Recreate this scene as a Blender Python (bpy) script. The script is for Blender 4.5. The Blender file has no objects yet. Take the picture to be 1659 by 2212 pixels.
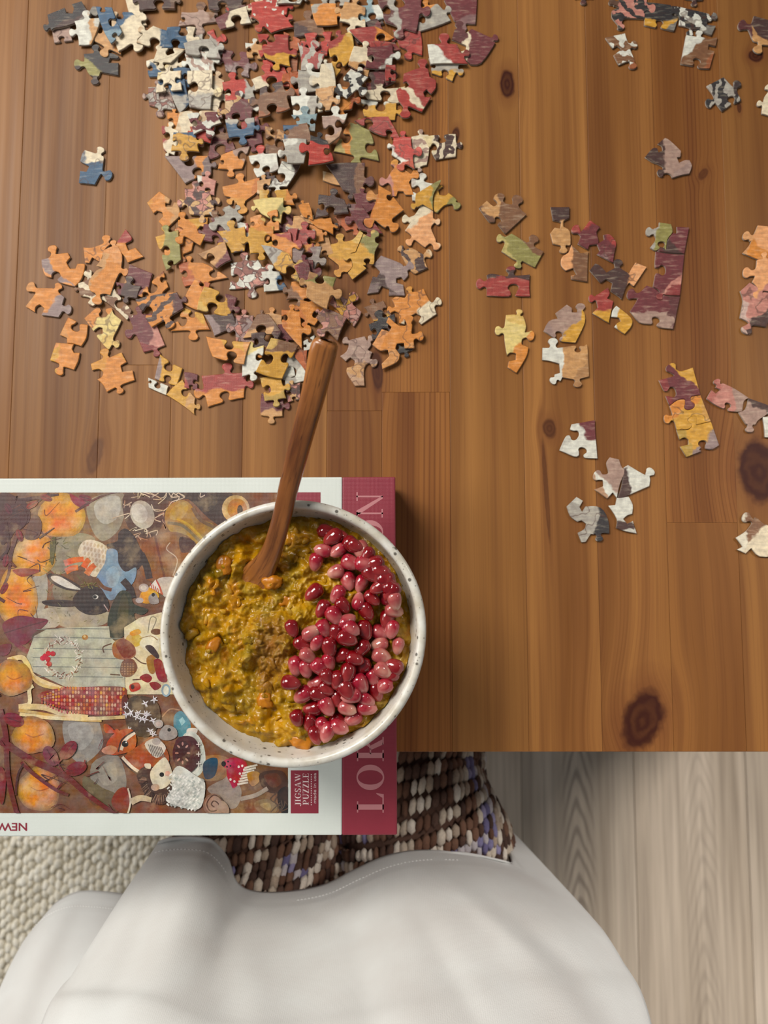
import bpy, bmesh, math, random
import numpy as np
from mathutils import Vector, Matrix, noise

# ---------------------------------------------------------------- camera, world, light, exposure
SC = bpy.context.scene
COL = SC.collection
W, HPX, F = 1659.0, 2212.0, 1661.0          # photograph frame and focal length in its pixels
CAM_Z, TILT = 1.27, math.radians(5.0)
cam_d = bpy.data.cameras.new('camera'); cam = bpy.data.objects.new('camera', cam_d); COL.objects.link(cam)
cam.location = (0, 0, CAM_Z); cam.rotation_euler = (TILT, 0, 0)
cam_d.sensor_fit = 'VERTICAL'; cam_d.sensor_height = 36.0; cam_d.lens = 36.0 * F / HPX
cam_d.clip_start = 0.01
cam_d.dof.use_dof = True; cam_d.dof.focus_distance = 0.45; cam_d.dof.aperture_fstop = 9.0
SC.camera = cam
wd = bpy.data.worlds.new('room_light'); SC.world = wd; wd.use_nodes = True
wd.node_tree.nodes['Background'].inputs['Color'].default_value = (0.90, 0.95, 1.0, 1)
wd.node_tree.nodes['Background'].inputs['Strength'].default_value = 0.19
def area(name, loc, target, sx, sy, watts, col, spread=180):
    d = bpy.data.lights.new(name, 'AREA'); d.shape = 'RECTANGLE'; d.size = sx; d.size_y = sy
    d.energy = watts; d.color = col; d.spread = math.radians(spread)
    o = bpy.data.objects.new(name, d); COL.objects.link(o); o.location = loc
    o.rotation_euler = (Vector(target) - Vector(loc)).to_track_quat('-Z', 'Y').to_euler()
area('window_light_high', (-0.95, 0.95, 2.35), (0, -0.1, 0.6), 0.80, 0.80, 46, (1.0, 0.95, 0.87))
area('window_light_left', (-1.9, 0.4, 1.7), (0, 0, 0.75), 1.1, 1.1, 18, (1.0, 0.97, 0.92))
area('window_light_right', (1.55, 0.72, 2.2), (0.55, -0.85, 0.0), 0.35, 0.35, 7.5, (1.0, 0.93, 0.86), 52)
vs = SC.view_settings
vs.view_transform = 'Standard'; vs.look = 'None'; vs.gamma = 1.0; vs.use_curve_mapping = False
vs.exposure = -0.12

# ---------------------------------------------------------------- helpers
TABLE_Z, BOX_Z = 0.75, 0.795
RND = random.Random(7)
def P(x, y, z):
    dx, dy = (x - W / 2) / F, -(y - HPX / 2) / F
    ca, sa = math.cos(TILT), math.sin(TILT)
    vy, vz = dy * ca + sa, dy * sa - ca
    t = (z - CAM_Z) / vz
    return Vector((dx * t, vy * t, z))
def lin(h):
    h = h.lstrip('#'); out = []
    for i in (0, 2, 4):
        c = int(h[i:i + 2], 16) / 255.0
        out.append(c / 12.92 if c <= 0.04045 else ((c + 0.055) / 1.055) ** 2.4)
    return tuple(out)
def link(o, parent=None):
    COL.objects.link(o)
    if parent is not None: o.parent = parent
    return o
def tag(o, label=None, cat=None, group=None, kind=None):
    if label: o['label'] = label
    if cat: o['category'] = cat
    if group: o['group'] = group
    if kind: o['kind'] = kind
    return o
def empty(name, loc=(0, 0, 0)):
    o = bpy.data.objects.new(name, None); o.empty_display_size = 0.02; o.location = loc
    return link(o)
def mesh(name, verts, faces, mats=(), parent=None, smooth=True, midx=None):
    me = bpy.data.meshes.new(name); me.from_pydata([tuple(v) for v in verts], [], faces)
    for m in mats: me.materials.append(m)
    if midx is not None: me.polygons.foreach_set('material_index', midx)
    me.polygons.foreach_set('use_smooth', [smooth] * len(me.polygons) if isinstance(smooth, bool) else smooth)
    me.update()
    o = bpy.data.objects.new(name, me)
    return link(o, parent)
def local(o, parent_loc):
    """parts are written in world coordinates; bring them under a parent at parent_loc"""
    o.matrix_parent_inverse = Matrix.Translation(Vector(parent_loc)).inverted()
    return o
def box_mesh(name, lo, hi, m, parent=None, bevel=0.001, seg=2):
    bm = bmesh.new(); bmesh.ops.create_cube(bm, size=1.0)
    for v in bm.verts:
        v.co = Vector([(lo[i] + hi[i]) / 2 + v.co[i] * (hi[i] - lo[i]) for i in range(3)])
    if bevel > 0:
        bmesh.ops.bevel(bm, geom=list(bm.edges), offset=bevel, segments=seg, profile=0.5, affect='EDGES')
    me = bpy.data.meshes.new(name); bm.to_mesh(me); bm.free()
    me.materials.append(m)
    return link(bpy.data.objects.new(name, me), parent)
def catmull(pts, n=4, closed=True):
    out = []; k = len(pts)
    rng = range(k) if closed else range(k - 1)
    for i in rng:
        if closed: p0, p1, p2, p3 = pts[i - 1], pts[i], pts[(i + 1) % k], pts[(i + 2) % k]
        else: p0, p1, p2, p3 = pts[max(i - 1, 0)], pts[i], pts[i + 1], pts[min(i + 2, k - 1)]
        for j in range(n):
            t = j / n; t2 = t * t; t3 = t2 * t
            out.append(tuple(0.5 * (2 * b + (c - a) * t + (2 * a - 5 * b + 4 * c - d) * t2 + (3 * b - a - 3 * c + d) * t3)
                             for a, b, c, d in zip(p0, p1, p2, p3)))
    if not closed: out.append(tuple(pts[-1]))
    return out
# ---- material building
class M:
    def __init__(s, name):
        s.m = bpy.data.materials.new(name); s.m.use_nodes = True; s.nt = s.m.node_tree
        s.b = s.nt.nodes['Principled BSDF']
    def n(s, typ, **kw):
        nd = s.nt.nodes.new('ShaderNode' + typ)
        for k, v in kw.items():
            if k.startswith('i_'):
                key = k[2:]; key = int(key) if key.isdigit() else key.replace('_', ' ')
                s.put(nd.inputs[key], v)
            else: setattr(nd, k, v)
        return nd
    def put(s, inp, v):
        if isinstance(v, bpy.types.NodeSocket): s.nt.links.new(v, inp)
        elif isinstance(v, bpy.types.Node): s.nt.links.new(v.outputs[0], inp)
        elif isinstance(v, (tuple, list)) and inp.type == 'RGBA' and len(v) == 3: inp.default_value = (*v, 1)
        else: inp.default_value = v
    def math(s, op, a, b=0.0, c=None, clamp=False):
        nd = s.n('Math', operation=op, use_clamp=clamp); s.put(nd.inputs[0], a); s.put(nd.inputs[1], b)
        if c is not None: s.put(nd.inputs[2], c)
        return nd.outputs[0]
    def mix(s, f, a, b, blend='MIX'):
        nd = s.n('Mix', data_type='RGBA', blend_type=blend)
        s.put(nd.inputs[0], f); s.put(nd.inputs[6], a); s.put(nd.inputs[7], b)
        return nd.outputs[2]
    def rng(s, v, a, b, c=0.0, d=1.0):
        nd = s.n('MapRange'); s.put(nd.inputs[0], v)
        for i, q in enumerate((a, b, c, d)): s.put(nd.inputs[i + 1], q)
        return nd.outputs[0]
    def vec(s, op, a, b=None):
        nd = s.n('VectorMath', operation=op); s.put(nd.inputs[0], a)
        if b is not None: s.put(nd.inputs[1], b)
        return nd.outputs['Value'] if op in ('DOT_PRODUCT', 'LENGTH', 'DISTANCE') else nd.outputs[0]
    def obj(s): return s.n('TexCoord').outputs['Object']
    def attr(s, name, t='OBJECT'): return s.n('Attribute', attribute_type=t, attribute_name=name)
    def noise(s, v, scale, detail=2.0, rough=0.5):
        nd = s.n('TexNoise'); s.put(nd.inputs['Vector'], v); nd.inputs['Scale'].default_value = scale
        nd.inputs['Detail'].default_value = detail; nd.inputs['Roughness'].default_value = rough
        return nd.outputs[0]
    def bump(s, h, strength=0.3, dist=0.001):
        nd = s.n('Bump'); s.put(nd.inputs['Height'], h); nd.inputs['Strength'].default_value = strength
        nd.inputs['Distance'].default_value = dist; s.nt.links.new(nd.outputs[0], s.b.inputs['Normal'])
    def set(s, **kw):
        for k, v in kw.items(): s.put(s.b.inputs[k.replace('_', ' ')], v)
        return s.m
def plain(name, hexc, rough=0.6, **kw):
    q = M(name); q.set(Base_Color=lin(hexc), Roughness=rough, **kw); return q.m
def scaled(q, v, sx, sy, sz): return q.vec('MULTIPLY', v, (sx, sy, sz))
# ---------------------------------------------------------------- floor, rug, table
def laminate_material():
    q = M('grey_oak_laminate'); o = q.obj(); tone = q.attr('tone').outputs['Color']; cath = q.attr('flame').outputs['Vector']
    sd = q.attr('seed').outputs['Vector']
    v = q.vec('ADD', o, sd)
    g = q.noise(scaled(q, v, 130, 3.0, 1), 1.0, 4, 0.6)
    g2 = q.noise(scaled(q, v, 22, 1.3, 1), 1.0, 3, 0.6)
    base = q.mix(q.rng(g2, 0.35, 0.7), lin('#c9bba9'), lin('#a39583'))
    base = q.mix(q.math('MULTIPLY', q.rng(g, 0.4, 0.72), 0.45), base, lin('#665a4f'))
    # cathedral grain: stretched rings round a centre line of the plank
    d = q.vec('SUBTRACT', o, q.vec('MULTIPLY', cath, (1, 1, 0)))
    d = q.vec('MULTIPLY', d, (1, 1, 0))
    w = q.noise(scaled(q, v, 14, 5, 1), 1.0, 2)
    sx = q.n('SeparateXYZ'); q.put(sx.inputs[0], d)
    axr = q.math('ADD', sx.outputs[0], q.math('MULTIPLY', q.math('SUBTRACT', w, 0.5), 0.022)); ax = q.math('SQRT', q.math('ADD', q.math('MULTIPLY', axr, axr), 0.00003))
    ph = q.math('ADD', q.math('MULTIPLY', sx.outputs[1], 150.0), q.math('MULTIPLY', ax, 640.0))
    st = q.math('SINE', q.math('ADD', ph, q.math('MULTIPLY', w, 16.0)))
    near = q.rng(ax, 0.016, 0.030, 1, 0)
    cz = q.n('SeparateXYZ'); q.put(cz.inputs[0], cath)
    f = q.math('MULTIPLY', q.math('MULTIPLY', q.rng(st, -0.2, 1.0), near), cz.outputs[2])
    base = q.mix(q.math('MULTIPLY', f, 0.5), base, lin('#4b4039'))
    base = q.mix(1.0, base, tone, 'MULTIPLY')
    q.bump(g, 0.12, 0.0006)
    return q.set(Base_Color=base, Roughness=0.42)
LAM = laminate_material()
floor = box_mesh('floor', (-1.5, -1.7, -0.03), (1.5, 1.3, -0.009), plain('floor_underlay', '#4a443e', 0.9), bevel=0)
tag(floor, 'pale grey wood-look laminate floor under the table', kind='structure')
seam = [P(x, 1900, 0).x for x in (1130, 1375, 1620)]
pw = (seam[2] - seam[0]) / 2
y_cath = P(1255, 1800, 0)
k0 = -9
for k in range(k0, 9):
    x0 = seam[0] + k * pw; x1 = x0 + pw
    if x1 < -1.45 or x0 > 1.45: continue
    cuts = [-1.68, -0.95 + 0.37 * (k % 3), 1.28] if k not in (0, 1) else [-1.68, -1.05 - 0.2 * k, 1.28]
    for y0, y1 in zip(cuts, cuts[1:]):
        b = box_mesh('plank', (x0 + 0.0004, y0 + 0.0004, -0.0088), (x1 - 0.0004, y1 - 0.0004, 0.0), LAM, floor, 0.0006, 1)
        t = 1.0 + RND.uniform(-0.10, 0.06)
        if k == 1: t = 0.95
        b['tone'] = (t, t * (0.985 if k % 2 else 1.0), t * (0.97 if k % 2 else 1.0))
        b['seed'] = (k * 3.1, y0 * 5.0 + k, 0.0)
        b['flame'] = ((x0 + x1) / 2 + (0.0 if k == 0 else RND.uniform(-0.02, 0.02)), y_cath.y + (0 if k == 0 else RND.uniform(-.6, .6)), 1.0 if k == 0 else 0.35)

# rug: woven backing and a pile of chunky wool loops
WOOL = M('cream_wool'); _o = WOOL.obj()
_c = WOOL.mix(WOOL.rng(WOOL.noise(_o, 60, 3), 0.35, 0.7), lin('#f6f1e4'), lin('#e6decb'))
_c = WOOL.mix(WOOL.rng(WOOL.noise(_o, 300, 2), 0.62, 0.75), _c, lin('#a8997c'))
WOOL.bump(WOOL.noise(_o, 900, 2), 0.5, 0.001)
WOOL.set(Base_Color=_c, Roughness=0.95)
rx0, rx1, ry0, ry1 = -0.92, 0.06, -1.05, -0.22
rug = empty('rug', ((rx0 + rx1) / 2, (ry0 + ry1) / 2, 0)); tag(rug, 'cream chunky looped wool rug on the floor at lower left', 'rug')
local(box_mesh('backing', (rx0, ry0, 0.0003), (rx1, ry1, 0.004), plain('rug_backing', '#a39a86', 0.95), rug, 0.001, 1), rug.location)
def loop_pile():
    nu, nv = 7, 4
    tv, tf = [], []
    for j in range(nv + 1):
        ph = j / nv * math.pi / 2
        for i in range(nu):
            th = 2 * math.pi * i / nu
            tv.append((math.cos(th) * math.cos(ph), math.sin(th) * math.cos(ph), math.sin(ph)))
    for j in range(nv):
        for i in range(nu):
            tf.append((j * nu + i, j * nu + (i + 1) % nu, (j + 1) * nu + (i + 1) % nu, (j + 1) * nu + i))
    tv = np.array(tv); V = []; Fc = []
    cx, cy = 0.0108, 0.0150
    nx, ny = int((rx1 - rx0) / cx), int((ry1 - ry0) / cy)
    for a in range(nx):
        for b in range(ny):
            x = rx0 + (a + 0.5) * cx + RND.uniform(-.0009, .0009)
            y = ry0 + (b + 0.5 + (0.5 if a % 2 else 0)) * cy + RND.uniform(-.0015, .0015)
            if y > ry1 - 0.005: continue
            s = RND.uniform(0.85, 1.12); r = RND.uniform(-0.35, 0.35)
            p = tv * np.array([0.0058 * s, 0.0088 * s, 0.0095 * s])
            c, sn = math.cos(r), math.sin(r)
            q = np.stack([p[:, 0] * c - p[:, 1] * sn, p[:, 0] * sn + p[:, 1] * c, p[:, 2] + 0.003], 1)
            # lean of each loop
            q[:, 0] += q[:, 2] * RND.uniform(-.25, .25); q[:, 1] += q[:, 2] * RND.uniform(-.4, .15)
            base = len(V) * len(tv)
            V.append(q + np.array([x, y, 0])); Fc += [tuple(base + k for k in f) for f in tf]
    return np.concatenate(V), Fc
v_, f_ = loop_pile()
pile = mesh('loop_pile', v_.tolist(), f_, [WOOL.m], rug); local(pile, rug.location); tag(pile, kind='stuff')

# ---- table
KNOTS = [  # px, py, rx, ry (photograph px on the table plane), tilt
    (1388, 1556, 42, 66, -22, 1.0), (1640, 1018, 46, 70, 8, 1.0), (1096, 182, 17, 34, 0, 1.0), (984, 292, 9, 18, -10, .9),
    (1632, 120, 17, 16, 0, 1.0), (1187, 926, 15, 22, 0, .75), (1597, 233, 5, 13, 0, .8), (1519, 376, 9, 16, -40, .6),
    (815, 800, 13, 46, 4, .8), (300, 40, 26, 13, 20, .45), (205, 985, 16, 42, -16, .5), (1180, 1060, 5, 120, 3, .55)]
def wood_material():
    q = M('honey_pine'); o = q.obj(); tone = q.attr('tone').outputs['Color']; sd = q.attr('seed').outputs['Vector']
    gr = q.n('SeparateXYZ'); q.put(gr.inputs[0], q.attr('grain').outputs['Vector'])
    warp = None; dark = None; halo = None
    for (kx, ky, rx, ry, tl, am) in KNOTS:
        c = P(kx, ky, TABLE_Z); sx = rx / 3194.0; sy = ry / 3194.0
        mp = q.n('Mapping', vector_type='TEXTURE'); q.put(mp.inputs['Vector'], o)
        mp.inputs['Location'].default_value = (c.x, c.y, TABLE_Z); mp.inputs['Rotation'].default_value = (0, 0, math.radians(tl))
        mp.inputs['Scale'].default_value = (sx, sy, 1)
        L = q.vec('LENGTH', q.vec('MULTIPLY', mp.outputs[0], (1, 1, 0)))
        mx = q.n('SeparateXYZ'); q.put(mx.inputs[0], mp.outputs[0])
        # grain bends away from the knot
        push = q.math('MULTIPLY', q.math('MULTIPLY', mx.outputs[0], q.math('POWER', 2.718, q.math('MULTIPLY', q.math('MULTIPLY', L, L), -0.22))), -sx * 0.75)
        warp = push if warp is None else q.math('ADD', warp, push)
        ring = q.math('MULTIPLY', q.math('ADD', 0.86, q.math('MULTIPLY', q.math('SINE', q.math('ADD', q.math('MULTIPLY', L, 13.0), q.math('MULTIPLY', q.noise(o, 90, 2), 9.0))), 0.09)), am)
        L = q.math('ADD', L, q.math('MULTIPLY', q.math('SUBTRACT', q.noise(o, 120, 2), 0.5), 0.5))
        kd = q.math('MULTIPLY', q.rng(L, 1.12, 0.84), ring)
        dark = kd if dark is None else q.math('MAXIMUM', dark, kd)
        hl = q.math('MULTIPLY', q.rng(L, 2.1, 0.95), 0.45 * am)
        halo = hl if halo is None else q.math('MAXIMUM', halo, hl)
    cmb = q.n('CombineXYZ'); q.put(cmb.inputs[0], warp)
    v = q.vec('ADD', q.vec('ADD', o, cmb.outputs[0]), sd)
    broad = q.noise(scaled(q, v, 30, 1.1, 1), 1.0, 3, 0.55)
    mid = q.noise(scaled(q, v, 120, 2.2, 1), 1.0, 3, 0.6)
    fine = q.noise(scaled(q, v, 900, 9, 1), 1.0, 2, 0.6)
    sv = q.n('SeparateXYZ'); q.put(sv.inputs[0], v)
    wob = q.noise(scaled(q, v, 9, 1.6, 1), 1.0, 2)
    ph = q.math('ADD', q.math('MULTIPLY', sv.outputs[0], gr.outputs[0]), q.math('MULTIPLY', wob, gr.outputs[2]))
    lines = q.rng(q.math('SINE', ph), 0.25, 1.0)
    base = q.mix(q.rng(broad, 0.36, 0.66), lin('#996a38'), lin('#714822'))
    base = q.mix(q.math('MULTIPLY', q.rng(mid, 0.46, 0.70), 0.45), base, lin('#633818'))
    base = q.mix(q.math('MULTIPLY', q.math('MULTIPLY', lines, gr.outputs[1]), q.rng(mid, 0.3, 0.6)), base, lin('#52290f'))
    base = q.mix(q.math('MULTIPLY', q.rng(fine, 0.52, 0.75), 0.30), base, lin('#5f3719'))
    base = q.mix(1.0, base, tone, 'MULTIPLY')
    base = q.mix(halo, base, lin('#62331a'))
    base = q.mix(dark, base, lin('#330f08'))
    q.bump(fine, 0.10, 0.0004)
    return q.set(Base_Color=base, Roughness=q.rng(mid, 0.3, 0.7, 0.42, 0.55), Specular_IOR_Level=0.22)
WOOD = wood_material()
ty0 = P(1250, 1624, TABLE_Z).y
TX0, TX1, TY1 = -0.62, 0.72, ty0 + 0.86
table = empty('table', ((TX0 + TX1) / 2, (ty0 + TY1) / 2, 0)); tag(table, 'honey-brown knotty pine table of glued wooden staves', 'table')
seams = [P(x, 1000, TABLE_Z).x for x in (19, 210, 366, 523, 706, 825, 973, 1133, 1287, 1436, 1588)]
while seams[0] > TX0 + 0.05: seams.insert(0, seams[0] - 0.048 - 0.006 * (len(seams) % 2))
while seams[-1] < TX1 - 0.05: seams.append(seams[-1] + 0.048)
seams = [TX0] + [s for s in seams if s > TX0 + 0.03] + [TX1]
joints = {366: 788, 825: 887, 973: 847, 1588: 1129}           # plank ending at this seam (its right side) : pixel of the butt joint
jy = {round(P(a, 1000, TABLE_Z).x, 4): P(a, b, TABLE_Z).y for a, b in joints.items()}
extra = {round(P(973, 1000, TABLE_Z).x, 4): P(910, 121, TABLE_Z).y}
reds = {825: (1.0, .90, .82), 973: (1.0, .88, .76), 1436: (1.04, .98, .95), 1588: (1.0, .90, .84), 210: (0.90, .88, .9), 366: (.98, .95, .95), 523: (.9, .87, .88), 706: (1.05, 1.02, .98), 1133: (1.1, 1.08, 1.05), 1287: (1.02, .98, .95), 19: (1.05, 1.03, 1.0)}
redk = {round(P(a, 1000, TABLE_Z).x, 4): v for a, v in reds.items()}
linek = {round(P(a, 1000, TABLE_Z).x, 4): v for a, v in {973: (2600, .55, 14), 1588: (2300, .5, 5), 825: (1200, .35, 18), 210: (900, .3, 22), 1436: (2600, .22, 9)}.items()}
for i in range(len(seams) - 1):
    x0, x1 = seams[i], seams[i + 1]; key = round(x1, 4)
    cuts = [ty0]
    if key in jy: cuts.append(jy[key])
    if key in extra: cuts.append(extra[key])
    if len(cuts) == 1: cuts.append(ty0 + 0.56 + 0.2 * RND.random())
    cuts.append(TY1)
    for n_, (y0, y1) in enumerate(zip(cuts, cuts[1:])):
        g = 0.00001
        b = box_mesh('plank', (x0 + g, y0 + g, TABLE_Z - 0.028), (x1 - g, y1 - g, TABLE_Z), WOOD, table, 0.00004 if y0 > ty0 else 0.0004, 2)
        local(b, table.location)
        t = redk.get(key, (1, .97, .94)); j = RND.uniform(.93, 1.05)
        if key == round(P(1588, 1000, TABLE_Z).x, 4) and n_ == 0: j = 0.80
        if key == round(P(825, 1000, TABLE_Z).x, 4) and n_ == 0: j = 0.93
        b['tone'] = (t[0] * j, t[1] * j, t[2] * j)
        b['seed'] = (i * 0.731 + n_ * 0.37, i * 1.93 + n_ * 2.7, 0.0)
        lk = linek.get(key, (RND.uniform(500, 1100), RND.uniform(.08, .22), RND.uniform(14, 30)))
        if key == round(P(1588, 1000, TABLE_Z).x, 4) and n_ == 0: lk = (600, .05, 9)
        if key == round(P(973, 1000, TABLE_Z).x, 4) and n_ == 0: lk = (1700, .5, 26)
        b['grain'] = lk
LEG = M('pine_leg'); _n = LEG.noise(scaled(LEG, LEG.obj(), 60, 60, 3), 1.0, 3)
LEG.set(Base_Color=LEG.mix(_n, lin('#a8743e'), lin('#7c4c24')), Roughness=0.5)
for sx in (TX0 + 0.05, TX1 - 0.11):
    for sy in (ty0 + 0.30 if False else TY1 - 0.11, ty0 + 0.05):
        if sx > 0 and sy < 0.2: pass
        local(box_mesh('leg', (sx, sy, 0.0), (sx + 0.06, sy + 0.06, TABLE_Z - 0.0282), LEG.m, table, 0.003), table.location)
local(box_mesh('apron', (TX0 + 0.112, TY1 - 0.095, TABLE_Z - 0.098), (TX1 - 0.112, TY1 - 0.073, TABLE_Z - 0.0283), LEG.m, table, 0.001), table.location)
local(box_mesh('apron', (TX0 + 0.112, ty0 + 0.07, TABLE_Z - 0.098), (TX1 - 0.112, ty0 + 0.092, TABLE_Z - 0.0283), LEG.m, table, 0.001), table.location)
# ---------------------------------------------------------------- jigsaw pieces
PAL = dict(o=('#d08430', 'orange'), y=('#cc9830', 'golden yellow'), j=('#dcc67c', 'pale yellow'), c=('#dccfb3', 'cream'), w=('#d5d6cc', 'white'),
           g=('#a5a198', 'grey'), l=('#8f7b79', 'mauve grey'), p=('#bd7f72', 'rose pink'), q=('#a3877a', 'dusty taupe'), r=('#9c3833', 'brick red'),
           s=('#b4352a', 'scarlet'), u=('#b05a2c', 'rust'), m=('#6a2d33', 'plum'), d=('#46302d', 'dark brown'), k=('#2b2b2e', 'near-black'),
           b=('#7a5438', 'brown'), t=('#c2925c', 'tan'), n=('#2b5475', 'navy blue'), a=('#8ba4ab', 'slate blue'), e=('#8c874a', 'olive green'), h=('#e0a06a', 'peach'))
REG = dict(A=(60, 0, 500 / 1659), B=(540, 0, 560 / 1659), C=(300, 280, 500 / 1659), D=(600, 330, 500 / 1659), E=(30, 470, 500 / 1659),
           F=(430, 540, 550 / 1659), G=(1000, 380, 659 / 1659), H=(1160, 0, 499 / 1659), I=(1160, 760, 499 / 1659))
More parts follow.
